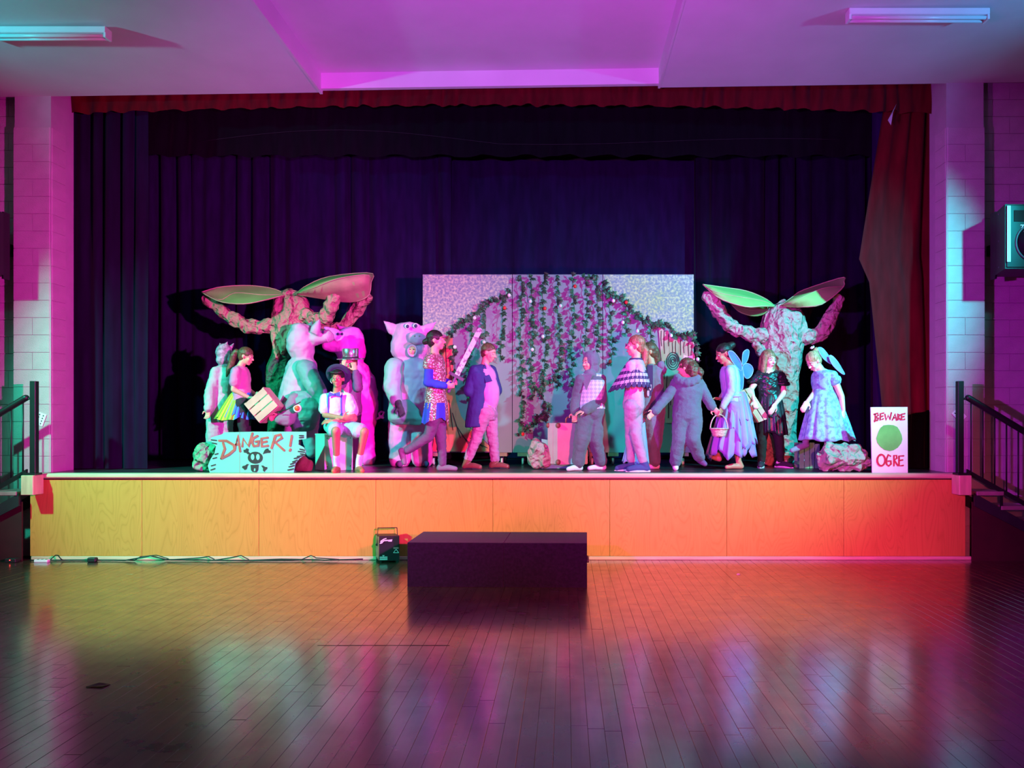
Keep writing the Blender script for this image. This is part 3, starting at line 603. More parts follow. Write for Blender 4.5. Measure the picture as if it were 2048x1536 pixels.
def bigleaf(t, a, b_, up, lo, mid, name='leaf', ms=None, th=.02):
    """stiff cloth leaf: outline a (tip) - up points - b_ - lo points, folded along its mid rib"""
    ms = ms or (M_leafc, M_leafu, M_ledge); n = len(up)
    rowU = [a]+up+[b_]; rowL = [a]+lo+[b_]; rowM = [a]+mid+[b_]; K = 14
    def interp(row, u):
        s_ = u*(len(row)-1); i = min(int(s_), len(row)-2); f = s_-i
        p0, p1, p2, p3 = row[max(i-1, 0)], row[i], row[i+1], row[min(i+2, len(row)-1)]
        return .5*((2*p1)+(p2-p0)*f+(2*p0-5*p1+4*p2-p3)*f*f+(3*p1-p0-3*p2+p3)*f*f*f)
    vs = []; 
    for k in range(K+1):
        u = k/K; U, M_, L_ = interp(rowU, u), interp(rowM, u), interp(rowL, u)
        vs += [U, U.lerp(M_, .5)+V((0, 0, .012*math.sin(u*9))), M_, M_.lerp(L_, .5)+V((0, 0, .012*math.sin(u*7+1))), L_]
    g = G(); c = 5; top = vs; n_ = len(vs); bot = [v-V((0, -.004, .010)) for v in vs]
    fs = [(k*c+i, k*c+i+1, (k+1)*c+i+1, (k+1)*c+i) for k in range(K) for i in range(4)]
    g.add(top, fs, 0); g.add(bot, [f[::-1] for f in fs], 1)
    o = g.obj(name, list(ms[:2]), t, fix=False)
    e = G(); e.tube([interp(rowU, k/K) for k in range(K+1)]+[interp(rowL, k/K) for k in range(K-1, 0, -1)]+[rowU[0]], .0075, 6); e.obj('edge_tape', ms[2], o)
    G().tube([interp(rowM, k/K)+V((0, -.002, .003)) for k in range(K+1)], .004, 5).obj('midrib', ms[2], o)
    return o
def tree(lab, d, spine, branches, mt, mb, seed, base=None, knob=None, wrap=None):
    t = thing('paper_tree', P(spine[0][0], 840+.6*F/d, d), lab, 'paper tree')
    g = G(); g.chain([P(a, b_, d) for a, b_, r in spine], [r*d/F for a, b_, r in spine], 20)
    for k_ in knob or []: g.ball(P(k_[0], k_[1], d-.1), k_[2]*d/F, 12, 8)
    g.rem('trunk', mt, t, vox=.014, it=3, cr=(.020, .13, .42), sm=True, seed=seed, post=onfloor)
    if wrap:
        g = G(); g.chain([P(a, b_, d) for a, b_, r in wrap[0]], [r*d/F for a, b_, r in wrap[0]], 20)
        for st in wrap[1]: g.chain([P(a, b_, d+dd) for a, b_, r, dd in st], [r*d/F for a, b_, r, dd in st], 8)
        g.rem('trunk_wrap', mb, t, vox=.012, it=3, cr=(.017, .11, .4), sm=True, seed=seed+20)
    for i, br in enumerate(branches):
        g = G(); g.chain([P(a, b_, d+dd) for a, b_, r, dd in br], [r*d/F for a, b_, r, dd in br], 16)
        g.rem('branch', mb, t, vox=.012, it=2, cr=(.013, .08), sm=True, seed=seed+i+1)
    return t
d = 10.55
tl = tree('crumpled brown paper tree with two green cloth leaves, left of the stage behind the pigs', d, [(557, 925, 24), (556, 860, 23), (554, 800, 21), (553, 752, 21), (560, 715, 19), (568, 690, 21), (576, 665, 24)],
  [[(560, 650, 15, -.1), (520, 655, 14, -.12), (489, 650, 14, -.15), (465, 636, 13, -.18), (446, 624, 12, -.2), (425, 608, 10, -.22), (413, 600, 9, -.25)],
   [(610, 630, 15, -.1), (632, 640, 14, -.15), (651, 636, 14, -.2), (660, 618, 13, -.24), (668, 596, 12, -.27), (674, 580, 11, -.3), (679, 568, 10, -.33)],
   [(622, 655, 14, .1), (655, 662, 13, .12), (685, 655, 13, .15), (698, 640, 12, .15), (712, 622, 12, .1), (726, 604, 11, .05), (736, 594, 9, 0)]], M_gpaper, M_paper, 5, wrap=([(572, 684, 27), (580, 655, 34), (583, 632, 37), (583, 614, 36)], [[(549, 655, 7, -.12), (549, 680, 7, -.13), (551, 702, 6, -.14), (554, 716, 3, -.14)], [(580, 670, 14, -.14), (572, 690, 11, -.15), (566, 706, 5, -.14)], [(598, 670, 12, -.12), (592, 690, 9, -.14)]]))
d2 = d-.25
bigleaf(tl, P(403, 584.5, d2-.1), P(573, 589, d2+.1), [P(440, 574, d2+.1), P(497, 571, d2+.25), P(545, 577, d2+.2)], [P(440, 603, d2-.25), P(487, 607.5, d2-.3), P(530, 600, d2-.2)], [P(440, 600, d2-.1), P(470, 586, d2), P(525, 590, d2)])
bigleaf(tl, P(592, 588, d2), P(742, 564, d2), [P(612, 572, d2+.2), P(659, 553, d2+.3), P(741, 546, d2+.2)], [P(640, 596, d2+.0), P(700, 603.5, d2+.1), P(736, 592, d2)], [P(625, 577, d2-.25), P(675, 558, d2-.35), P(733, 550, d2-.25)])
d = 10.45
tr = tree('crumpled grey-brown paper tree with three green cloth leaves, right of the stage behind the fairies', d, [(1562, 905, 30), (1561, 870, 29), (1563, 800, 33), (1563, 740, 36), (1560, 706, 40), (1564, 670, 45), (1566, 650, 44), (1565, 635, 34)],
  [[(1530, 672, 15, -.1), (1500, 668, 14, -.12), (1475, 660, 13, -.15), (1455, 645, 13, -.18), (1442, 628, 14, -.2), (1428, 608, 14, -.23), (1416, 592, 12, -.25)],
   [(1602, 675, 15, -.1), (1625, 674, 15, -.12), (1645, 664, 15, -.14), (1655, 645, 14, -.16), (1664, 628, 13, -.18), (1672, 612, 11, -.2), (1679, 596, 9, -.22)]], M_paper2, M_paper2, 9, knob=[(1513, 690, 10), (1520, 702, 10)])
g = G(); g.cap(P(1543, 880, d-.28), P(1546, 912, d-.3), .11, .14, 14); g.rem('root_wrap', M_paper, tr, vox=.014, it=2, cr=(.03, .08, .6), sm=True, seed=40, post=onfloor)
z0 = SZ+.1; g = G(); g.bbx(X_(1520, d), X_(1605, d), d-.3, d+.35, z0, z0+.03, .005); pb = g.obj('castor_base', M_frame, tr, sm=False)
for px_ in (1528, 1560, 1597):
    for yy in (d-.24, d+.28): 
        g = G(); lathe(g, (X_(px_, d)-.014, yy, SZ+.044), [(.0005, 0), (.042, 0), (.043, .005), (.043, .023), (.042, .028), (.0005, .028)], 16, ax=(1, 0, 0)); g.bx(X_(px_, d)-.02, X_(px_, d)+.02, yy-.02, yy+.02, SZ+.085, z0); g.obj('castor', M_rub, pb)
d2 = d-.2
bigleaf(tr, P(1406, 569, d2-.1), P(1550, 612.5, d2), [P(1450, 575, d2+.15), P(1493, 582, d2+.25), P(1530, 597, d2+.15)], [P(1440, 597, d2-.2), P(1490, 613, d2-.3), P(1525, 612, d2-.2)], [P(1430, 584, d2-.2), P(1480, 594, d2-.2), P(1525, 602, d2-.1)], ms=(M_leafc, M_leafc, M_ledge))
bigleaf(tr, P(1462, 608, d2+.25), P(1536, 612, d2+.15), [P(1480, 609, d2+.3), P(1500, 611, d2+.3), P(1520, 611, d2+.3)], [P(1480, 624, d2+.1), P(1508, 631.5, d2+.1), P(1530, 626, d2+.1)], [P(1480, 615, d2+.2), P(1504, 621, d2+.2), P(1525, 619, d2+.2)], ms=(M_leafd, M_leafd, M_leafd))
bigleaf(tr, P(1562, 611, d2), P(1688, 563, d2), [P(1585, 594, d2+.15), P(1607, 580, d2+.3), P(1684, 555, d2+.25)], [P(1598, 613.5, d2-.1), P(1644, 608, d2-.25), P(1685, 576, d2-.1)], [P(1590, 602, d2-.2), P(1645, 577, d2-.15), P(1686, 573, d2+.0)], ms=(M_leafc, M_leafc, M_ledge))
M_gp2 = paper_mat('crumpled_teal_lit_paper', (.26, .46, .30), (.14, .28, .18)); M_gp3 = paper_mat('crumpled_part_teal_lit_paper', (.44, .46, .38), (.27, .30, .24))  # green in both papers stands in for teal light on the boulders
# crumpled paper boulders
def rock(lab, px0, px1, py0, py1, d, m, seed, extra=()):
    c = P((px0+px1)/2, (py0+py1)/2, d); rx = (px1-px0)/2*d/F; rz = (py1-py0)/2*d/F
    g = G(); g.ell(c, (rx*.92, 0, 0), (0, min(rx, rz*1.1)*.8, 0), (0, 0, rz*.88), 20, 12)
    for a, b_, r in extra: g.ball(P(a, b_, d), r*d/F, 14, 9)
    def fl_(me, org):
        co = get_co(me); zmin = SZ+.004-org.z; co[:, 2] = np.maximum(co[:, 2], zmin); set_co(me, co)
    loc = V((c.x, c.y, SZ)); o = g.rem('paper_boulder', m, None, loc, vox=.012, it=3, cr=(.030, .12), sm=True, seed=seed, post=fl_)
    return tag(o, lab, 'paper rock')
rock('crumpled paper boulder left of the danger board', 387, 438, 884, 946, 9.05, M_gp2, 50, [(405, 925, 18), (425, 905, 16)])
rock('large crumpled paper boulder in front of the stepping fairy', 1627, 1741, 886, 947, 8.98, M_gp3, 51, [(1660, 905, 20), (1700, 908, 24), (1650, 932, 14), (1725, 925, 18)])
rock('crumpled paper boulder half hidden behind the suitcase', 1049, 1108, 879, 936, 9.45, M_paper2, 52, [(1080, 905, 26)])
rock('small dark brown crumpled paper lump beside the bitten edge of the danger board', 588, 629, 912, 947, 9.0, mat('dark_brown_paper', (.16, .07, .05), .75, bump=.4), 53)
# danger board
M_board = mat('teal_lit_board', (.16, .80, .50), .6, var=.03, scale=3); M_redp = mat('red_brush_paint', (.40, .13, .10), .5, var=.15, scale=9); M_blk = mat('black_brush_paint', (.03, .04, .04), .55)  # board green stands in for teal light without pink
d = 8.83
def Z1(zx, zy, dd=d): return P(380+zx/4.8, 640+zy/4.8, dd)
dn = thing('danger_board', P(505, 946, d), 'hand-painted board, coloured as teal-lit, reading DANGER with a skull, at the stage front', 'sign')
ol = [(190, 1465), (170, 1400), (200, 1330), (235, 1280), (250, 1210), (210, 1175), (200, 1130), (260, 1110), (300, 1100), (335, 1078), (600, 1072), (1115, 1072), (1115, 1142), (1042, 1150), (1040, 1195), (1090, 1222), (1112, 1262), (1095, 1300), (1050, 1330), (1010, 1380), (995, 1465)]
o = G().prism([Z1(*p) for p in ol], (0, .018, 0)).obj('board', M_board, dn, sm=False)
nrm = V((0, -1, 0)); dd = d-.0005
def letters(t, L, conv, wd, m, nm='letter'):
    for l in L:
        g = G()
        for s_ in l: stroke(g, [conv(*p) for p in s_], wd, nrm, .003)
        g.obj(nm, m, t, sm=False)
C1 = lambda a, b_: Z1(a, b_, dd)
letters(dn, [[[(318, 1180), (335, 1235), (300, 1330)], [(278, 1158), (350, 1160), (420, 1200), (428, 1245), (375, 1290), (300, 1330)]], [[(430, 1240), (458, 1108), (482, 1262)], [(437, 1198), (474, 1190)]],
  [[(502, 1214), (510, 1138), (562, 1212), (600, 1086)]], [[(650, 1112), (606, 1135), (596, 1175), (612, 1210), (655, 1205), (660, 1160), (628, 1168)]], [[(748, 1128), (686, 1138), (690, 1214), (750, 1206)], [(690, 1175), (738, 1166)]],
  [[(782, 1230), (822, 1110), (870, 1100), (884, 1130), (820, 1175), (905, 1252)]], [[(978, 1110), (962, 1210)], [(966, 1240), (958, 1256)]]], C1, .030, M_redp)
sk = G()
def poly1(pts, th=.003, m=M_blk, nm='skull', off=0): G().prism([Z1(a, b_, dd+off) for a, b_ in pts], (0, -th, 0)).obj(nm, m, dn, sm=False)
def el(cx, cy, rx, ry, n=20): return [(cx+rx*math.cos(q), cy+ry*math.sin(q)) for q in np.linspace(0, 2*PI, n, endpoint=False)]
poly1(el(627, 1322, 72, 58))
for cx_ in (602, 653): poly1(el(cx_, 1315, 17, 29), .004, M_board, 'eye_socket')
poly1([(582, 1392), (660, 1388), (655, 1440), (640, 1460), (600, 1458), (586, 1440)], nm='jaw'); poly1([(616, 1425), (630, 1425), (628, 1450), (614, 1450)], .004, M_board, 'tooth')
for b_ in ([(582, 1282), (556, 1290), (540, 1275), (518, 1272), (514, 1246), (532, 1244), (545, 1230), (565, 1240), (560, 1262)], [(700, 1288), (712, 1258), (728, 1238), (750, 1232), (756, 1248), (776, 1256), (770, 1274), (745, 1276), (720, 1280)],
           [(565, 1385), (552, 1402), (545, 1432), (525, 1440), (515, 1428), (500, 1418), (505, 1402), (530, 1396), (548, 1382)], [(684, 1398), (700, 1396), (722, 1410), (742, 1412), (742, 1428), (726, 1440), (715, 1458), (700, 1444), (702, 1424)]): poly1(b_, nm='bone')
rl = random.Random(2); g = G()
for a, b_, c_, e_ in [(1055, 1240, 45, 10), (1040, 1262, 60, 6), (1060, 1285, 50, 8), (1030, 1310, 55, -10), (1000, 1330, 50, -14), (985, 1362, 45, -18), (965, 1385, 48, -20), (950, 1410, 50, -14), (940, 1440, 55, -12), (1050, 1110, 40, 0), (1050, 1130, 40, -4)]:
    stroke(g, [Z1(a, b_, dd), Z1(a+c_*.5, b_+e_*.4, dd), Z1(a+c_, b_+e_, dd)], .016, nrm, .002)
for a, b_, c_, e_ in [(215, 1180, 40, 8), (205, 1150, 50, 6), (240, 1290, 30, -8), (220, 1330, 36, -10), (205, 1400, 40, -12), (200, 1440, 40, -14)]:
    stroke(g, [Z1(a, b_, dd), Z1(a+c_, b_+e_, dd)], .016, nrm, .002)
g.obj('edge_stroke', M_blk, dn, sm=False)['kind'] = 'stuff'
for zx in (475, 795): G().prism([Z1(zx, 1074, dd), Z1(zx+3, 1074, dd), Z1(zx+3, 1464, dd), Z1(zx, 1464, dd)], (0, -.001, 0)).obj('board_joint', mat('grey_joint', (.3, .34, .32), .8), dn, sm=False)
for zx in (430, 880): G().prism([V((Z1(zx, 0).x, d+.018, SZ+.002)), V((Z1(zx, 0).x, d+.26, SZ+.002)), V((Z1(zx, 0).x, d+.018, SZ+.34))], (.02, 0, 0)).obj('back_prop', M_frame, dn, sm=False)
# beware ogre board
d = 8.78
def Z7(zx, zy, dd=None): return P(1560+zx/5.12, 660+zy/5.12, dd or d)
bo = thing('ogre_board', P(1779, 946, d), 'tall white hand-painted board reading BEWARE OGRE at the right end of the stage', 'sign')
G().prism([Z7(*p) for p in [(930, 790), (1306, 788), (1308, 1120), (1309, 1463), (944, 1463), (936, 1100)]], (0, .018, 0)).obj('board', mat('white_painted_board_mauve', (.82, .76, .84), .6, var=.03), bo, sm=False)
dd2 = d-.0005; C7 = lambda a, b_: Z7(a, b_, dd2)
letters(bo, [[[(972, 858), (978, 900), (968, 938)], [(962, 862), (1000, 852), (1006, 874), (978, 890), (1008, 904), (1000, 922), (966, 928)]], [[(1062, 850), (1028, 856), (1026, 922), (1058, 908)], [(1028, 888), (1054, 880)]], [[(1074, 862), (1086, 922), (1108, 872), (1124, 916), (1140, 846)]], [[(1150, 920), (1178, 858), (1192, 922)], [(1160, 900), (1188, 896)]],
  [[(1206, 920), (1208, 858), (1232, 868), (1210, 892), (1234, 918)]], [[(1278, 856), (1244, 862), (1244, 920), (1276, 914)], [(1246, 890), (1270, 886)]],
  [[(1035+40*math.cos(q), 1332+58*math.sin(q)) for q in np.linspace(-1.2, 2*PI-1.3, 20)]], [[(1132, 1292), (1108, 1276), (1090, 1320), (1090, 1375), (1112, 1392), (1136, 1372), (1134, 1340), (1108, 1342)]], [[(1166, 1390), (1166, 1282), (1192, 1284), (1196, 1312), (1168, 1332), (1206, 1388)]], [[(1266, 1288), (1218, 1290), (1218, 1390), (1262, 1386)], [(1220, 1336), (1256, 1330)]]], C7, .019, mat('crimson_brush_paint', (.62, .02, .07), .5, var=.15, scale=9))
G().prism([Z7(a, b_, dd2) for a, b_ in [(1030, 1000), (1060, 976), (1110, 970), (1160, 974), (1200, 992), (1225, 1030), (1245, 1075), (1252, 1120), (1240, 1160), (1205, 1205), (1160, 1232), (1120, 1240), (1070, 1228), (1025, 1195), (995, 1155), (984, 1110), (1000, 1060), (1014, 1025)]], (0, -.003, 0)).obj('green_patch', mat('green_poster_paint', (.16, .55, .12), .55, var=.12, scale=5), bo, sm=False)
G().prism([V((Z7(1120, 0).x, d+.018, SZ+.002)), V((Z7(1120, 0).x, d+.3, SZ+.002)), V((Z7(1120, 0).x, d+.018, SZ+.6))], (.02, 0, 0)).obj('back_prop', M_frame, bo, sm=False)
# box the boy sits on, turned corner-on
M_crate = mat('white_painted_crate', (.70, .78, .72), .6, var=.05, scale=3); M_teal = mat('pale_green_paint', (.45, .62, .42), .6, var=.08)
def rotbox(g, c, hx, hy, z0, z1, yaw, mi=0):
    u = V((math.cos(yaw), math.sin(yaw), 0)); v = V((-math.sin(yaw), math.cos(yaw), 0)); return g.box(V((c[0], c[1], (z0+z1)/2)), u*hx, v*hy, V((0, 0, (z1-z0)/2)), mi)
c = V((X_(668, 9.28), 9.28, SZ)); ztop = Z_(868, 9.05)
bx_ = thing('wooden_box', c, 'pale painted wooden box under the seated boy', 'box')
yw = .62; u = V((math.cos(yw), math.sin(yw), 0)); v = V((-math.sin(yw), math.cos(yw), 0)); hw = .17
for sg, ax, ot in ((-1, v, u), (1, v, u), (-1, u, v), (1, u, v)):
    G().box(c+ax*sg*(hw-.008)+V((0, 0, (ztop-.018-SZ)/2+.002)), ot*(hw-.017 if ax is u else hw), ax*.008, V((0, 0, (ztop-.018-SZ)/2))).obj('side_panel', M_crate, bx_, sm=False)
G().box(c+V((0, 0, ztop-SZ-.009)), u*(hw+.004), v*(hw+.004), V((0, 0, .009))).obj('lid', M_crate, bx_, sm=False)
for k in (-1, 1):
    for zz in (.05, ztop-SZ-.05): G().ball(c-v*hw+u*k*(hw-.03)+V((0, 0, zz)), .006, 8, 6).obj('nail', M_black, bx_)
# slatted crates
def slat_crate(t, c, ex, ey, ez, ns, m, gap=.35, wallth=.012, nb=3):
    """open crate: half-axes ex (slat length), ey (depth), ez (height): slats on two long sides, solid ends"""
    for sg in (-1, 1):
        for k in range(ns):
            f = -1+(k+.5)*2/ns; h = ez*((1-gap*.5)/ns); G().box(c+ey*sg+ez*f*.97, ex, ey.normalized()*wallth*.5, h).obj('slat', m, t, sm=False)
        G().box(c+ex*sg*.94, ex.normalized()*.012, ey*.93, ez*.98).obj('end_panel', m, t, sm=False)
    for k in range(nb):
        f = -1+(k+.5)*2/nb; G().box(c-ez*.98+ey*f*.92, ex, ey*(.85/nb), ez.normalized()*wallth*.5).obj('base_slat', m, t, sm=False)
M_cr = mat('raw_pine_crate', (.66, .48, .36), .6, var=.12, scale=4); M_grn = mat('green_lit_slats', (.10, .62, .20), .55, var=.12, scale=4); M_crg = mat('pale_crate_wood', (.58, .56, .38), .6, var=.1)  # slat green stands in for green light on the crate
d = 9.45
p1, p2, p3, p4 = P(525, 774, d), P(557, 813, d), P(517.5, 846, d), P(487, 807, d)
c = (p1+p2+p3+p4)/4+V((0, .12, 0)); ex = (p1-p4)/2; ez = (p2-p1)/2
ct = thing('slatted_crate', c, 'small raw pine slatted crate carried tilted by the girl in the rainbow tutu', 'crate')
slat_crate(ct, c, ex, V((0.0, .11, 0)), -ez, 3, M_cr)
d = 9.62
p1, p2, p3 = P(1500, 776, d), P(1539, 838, d), P(1516, 847, d)
ez = (p1-p2)/2; ex = V((.075, -.02, .02)); c = (p1+p2)/2-ex*.8+V((0, .13, 0)); ex2 = (p2-p3)/2
ct = thing('slatted_crate', c, 'pale wooden crate held on its side by the girl in black', 'crate')
slat_crate(ct, c, ez, V((0, .11, 0)), ex2, 2, M_crg, nb=3)
d = 9.5
gc = thing('slatted_crate', P(1618, 934, d), 'slatted crate, coloured as green-lit, standing behind the right boulder', 'crate'); xl, xr = X_(1598, d), X_(1640, d); z1 = Z_(886, d)
for k in range(4):
    a = xl+(xr-xl)*k/4; G().bbx(a+.003, a+(xr-xl)/4-.005, d-.01, d+.004, SZ+.002, z1-.01*(k % 2), .002).obj('slat', M_grn, gc, sm=False)
    G().bbx(a+.003, a+(xr-xl)/4-.005, d+.2, d+.214, SZ+.002, z1, .002).obj('slat', M_grn, gc, sm=False)
for zz in (SZ+.05, z1-.06): 
    for yy in (d+.004, d+.186): G().bx(xl, xr, yy, yy+.014, zz, zz+.035).obj('rail', M_grn, gc, sm=False)
    for xx in (xl, xr-.014): G().bx(xx, xx+.014, d+.018, d+.186, zz, zz+.035).obj('rail', M_grn, gc, sm=False)
# suitcase standing on a low pale crate
M_case = mat('tan_suitcase', (.66, .42, .46), .55, var=.06, scale=5, bump=.15); M_corner = mat('brown_leather', (.28, .11, .08), .45); M_case2 = mat('pale_suitcase_side', (.62, .54, .6), .55, var=.05)
d = 9.3
sc = thing('suitcase', P(1120, 930, d), 'old hard suitcase standing upright beside the hooded boy', 'suitcase')
xa2, xb2, xc2 = X_(1095, d), X_(1115, d), X_(1147, d); zb2, zt2 = Z_(929, d), Z_(846, d); yb2 = d+.05
pa, pb2, pc = V((xa2, d+.1, 0)), V((xb2, d-.04, 0)), V((xc2, d+.02, 0))
e1 = (pa-pb2); e2 = (pc-pb2)*1.9; 
def col(p, z): return V((p.x, p.y, z))
pb_ = pb2; q = [pb_, pb_+e2, pb_+e2+e1, pb_+e1]; ins = .008
for nm, (s0, s1), m_ in (('shell', (0, .44), M_case), ('shell', (.47, 1), M_case)):
    a0, a1 = pb_+e1*s0, pb_+e1*s1; qq = [a0, a0+e2, a1+e2, a1]; ce_ = sum(qq, V())/4
    g = G(); g.loft([[col(ce_+(p-ce_)*.95, zb2) for p in qq], [col(p, zb2+.012) for p in qq], [col(p, zt2-.012) for p in qq], [col(ce_+(p-ce_)*.95, zt2) for p in qq]]); g.obj(nm, m_, sc, sm=False)
g = G(); a0, a1 = pb_+e1*.43, pb_+e1*.48; qq = [a0+e2*.01, a0+e2*.985, a1+e2*.985, a1+e2*.01]; g.loft([[col(p, z) for p in qq] for z in (zb2+.006, zt2-.006)]); g.obj('seam_band', M_corner, sc, sm=False)
for p in (pb_, pb_+e1):
    for z in (zb2+.03, zt2-.03): g = G(); g.ell(col(p+e2*.02, z), (.03, 0, 0), (0, .03, 0), (0, 0, .034), 12, 8); g.obj('corner_cap', M_corner, sc)
hp = pb_+e2*.45+e1*.45; g = G(); g.tube([col(pb_+e2*.42+e1*.455, zt2-.005), col(pb_+e2*.43+e1*.455, zt2+.05), col(pb_+e2*.48+e1*.455, zt2+.07), col(pb_+e2*.6+e1*.455, zt2+.07), col(pb_+e2*.66+e1*.455, zt2+.05), col(pb_+e2*.67+e1*.455, zt2-.005)], .011, 8); g.obj('handle', M_corner, sc)
for k_ in (.25, .8): g = G(); g.box(col(pb_+e2*k_+e1*.455, zt2+.004), e2.normalized()*.02, e1.normalized()*.03, V((0, 0, .006))); g.obj('clasp', M_ring, sc, sm=False)
# thin white board edge behind the suitcase
d = 9.42; wbd = thing('white_board', P(1110, 936, d), 'white painted board with black marks leaning behind the suitcase', 'board')
g = G(); g.prism([P(1083, 937, d), P(1150, 937, d), P(1150, 928, d), P(1110, 928, d), P(1101, 915, d), P(1097, 880, d), P(1083, 878, d)], (0, .012, 0)); g.obj('panel', M_board, wbd, sm=False)
# smoke machine
d = 8.46; fm = thing('smoke_machine', P(771, 1124, d), 'small black smoke machine with a carrying bracket, on the floor left of the platform', 'smoke machine')
M_fm = mat('black_textured_metal', (.022, .018, .028), .4, bump=.2, bscale=200); M_fs = mat('mottled_tan_side', (.30, .25, .22), .4, metal=.4, var=.25, scale=12)  # side tone is a lighter mottled tan than the housing
yw = -.22; u = V((math.cos(yw), -math.sin(yw)*-1, 0)); u = V((math.cos(yw), math.sin(yw)*-1, 0)).normalized(); u = V((math.cos(.12), math.sin(.12)*-.0+.06, 0)).normalized()
f0, f1 = V((X_(759, d), d, 0)), V((X_(798, d), d+.02, 0)); s0 = V((X_(744, d), d+.17, 0)); dep = s0-f0
z0_, z1_ = .022, Z_(1072, d)
q = [f0, f1, f1+dep, f0+dep]; g = G(); g.loft([[col(p, z) for p in q] for z in (z0_, z1_)]); g.obj('housing', M_fm, fm, sm=False)
ctr = sum(q, V())/4; nf = V((0, -1, 0)); uf = (f1-f0); nl = V((-1, -.2, 0)).normalized()
g = G(); e_ = .0035; off = uf.cross(V((0, 0, 1))).normalized()
sp = [f0.lerp(s0, .08), f0.lerp(s0, .92)]; ns = (s0-f0).cross(V((0, 0, 1))).normalized(); ns = ns if ns.x < 0 else -ns
g.loft([[col(sp[0]+ns*.001, z), col(sp[1]+ns*.001, z), col(sp[1]+ns*.004, z), col(sp[0]+ns*.004, z)] for z in (z0_+.02, z1_-.012)]); g.obj('side_cover', M_fs, fm, sm=False)
nfr = uf.cross(V((0, 0, 1))).normalized(); nfr = nfr if nfr.y < 0 else -nfr
def fp(s, z): return col(f0+uf*s+nfr*.0008, z_(z))
def z_(t): return z0_+(z1_-z0_)*t
G().prism([fp(.72, .56), fp(.98, .56), fp(.98, .98), fp(.72, .98)], nfr*.003).obj('nozzle_plate', M_seam, fm, sm=False)
M_dec = mat('white_print', (.8, .75, .85), .5, var=.02); M_redl = mat('red_label', (.8, .2, .25), .5)
G().prism([fp(.70, .475), fp(.96, .475), fp(.96, .54), fp(.70, .54)], nfr*.001).obj('warning_label', M_redl, fm, sm=False)
tri = [(.70, .32), (.97, .32), (.835, .455)]; tg = G()
for a, b_ in ((0, 1), (1, 2), (2, 0)): stroke(tg, [fp(*tri[a]), fp(*tri[b_])], .006, nfr, .001)
tg.obj('warning_triangle', M_dec, fm, sm=False)
lg = G(); stroke(lg, [fp(.34, .90), fp(.22, .87), fp(.07, .79), fp(.05, .75), fp(.16, .77), fp(.22, .81), fp(.12, .72), fp(.03, .70)], .011, nfr, .001); stroke(lg, [fp(.22, .81), fp(.36, .82), fp(.44, .82)], .014, nfr, .001); lg.prism([fp(.44, .77), fp(.62, .77), fp(.65, .86), (fp(.42, .84))], nfr*.001); lg.obj('logo', M_dec, fm, sm=False)
G().prism([fp(.01, .035), fp(.40, .035), fp(.40, .17), fp(.01, .17)], nfr*.001).obj('logo_plate', M_dec, fm, sm=False); G().prism([fp(.20, .175), fp(.27, .225), fp(.13, .225)], nfr*.001).obj('logo_mark', M_dec, fm, sm=False)
cu = bpy.data.curves.new('x', 'FONT'); cu.body = 'CHAUVET'; cu.size = .02; cu.extrude = .0006; cu.align_x = 'CENTER'
to = bpy.data.objects.new('x', cu); COL.objects.link(to); dg = bpy.context.evaluated_depsgraph_get(); dg.update(); me = bpy.data.meshes.new_from_object(to.evaluated_get(dg)); bpy.data.objects.remove(to); me.materials.clear(); me.materials.append(M_fm)
me.transform(Matrix.Translation(fp(.205, .085)+nfr*.0018-fm.location)@Matrix.Rotation(math.atan2(uf.y, uf.x), 4, 'Z')@Matrix.Rotation(PI/2, 4, 'X')); link('lettering', me, fm)
hb = [s0.lerp(f0, .5)+ns*.008, f1.lerp(f1+dep, .5)-ns*.008]; g = G(); zt_ = Z_(1058, d)
g.box(col((hb[0]+hb[1])/2, zt_), (hb[1]-hb[0])/2*.9, dep.normalized()*.018, V((0, 0, .003)))
for p, k_ in ((hb[0], 1), (hb[1], -1)): 
    top = p.lerp((hb[0]+hb[1])/2, .1); g.box((col(p, z1_*.62)+col(top, zt_))/2, (col(top, zt_)-col(p, z1_*.62))/2, dep.normalized()*.012, ns*.002)
g.obj('bracket', M_black, fm, sm=False)
for p in hb: G().ball(col(p, z1_*.64), .016, 10, 7).obj('knob', M_black, fm)
for p in q: pp = ctr+(p-ctr)*.85; G().bx(pp.x-.012, pp.x+.012, pp.y-.012, pp.y+.012, 0, z0_).obj('foot', M_black, fm, sm=False)
# black carpeted platform in front of the stage
M_carp = mat('black_carpet', (.011, .005, .022), .95, var=.2, scale=40, bump=.5, bscale=220, spec=.12, sheen=.10)
c = V((X_(989.5, 7.22)+.03, 7.57, 0)); yw = math.radians(1.6); u = V((math.cos(yw), -math.sin(yw), 0)); v = V((math.sin(yw), math.cos(yw), 0))
pf = thing('carpeted_platform', c, 'low black carpeted platform block on the hall floor in front of the stage', 'platform')
def pbox(a0, a1, b0, b1, z0, z1, e=.006):
    g = G(); g.bbx(a0, a1, b0, b1, z0, z1, e); g.v = [tuple(c+u*x+v*y+V((0, 0, z))) for x, y, z in g.v]; return g
pbox(-.845, .0615, -.35, .36, 0.0, .418, .0035).obj('carpet_block', M_carp, pf, sm=False); pbox(.0625, .845, -.35, .36, 0.0, .418, .0035).obj('carpet_block', M_carp, pf, sm=False)
g = G(); g.tube([c+u*.853+v*q_+V((0, 0, .2+h_)) for q_, h_ in ((-.12, 0), (-.11, .012), (.0, .016), (.11, .012), (.12, 0))], .012, 8); g.obj('side_handle', M_ring, pf)
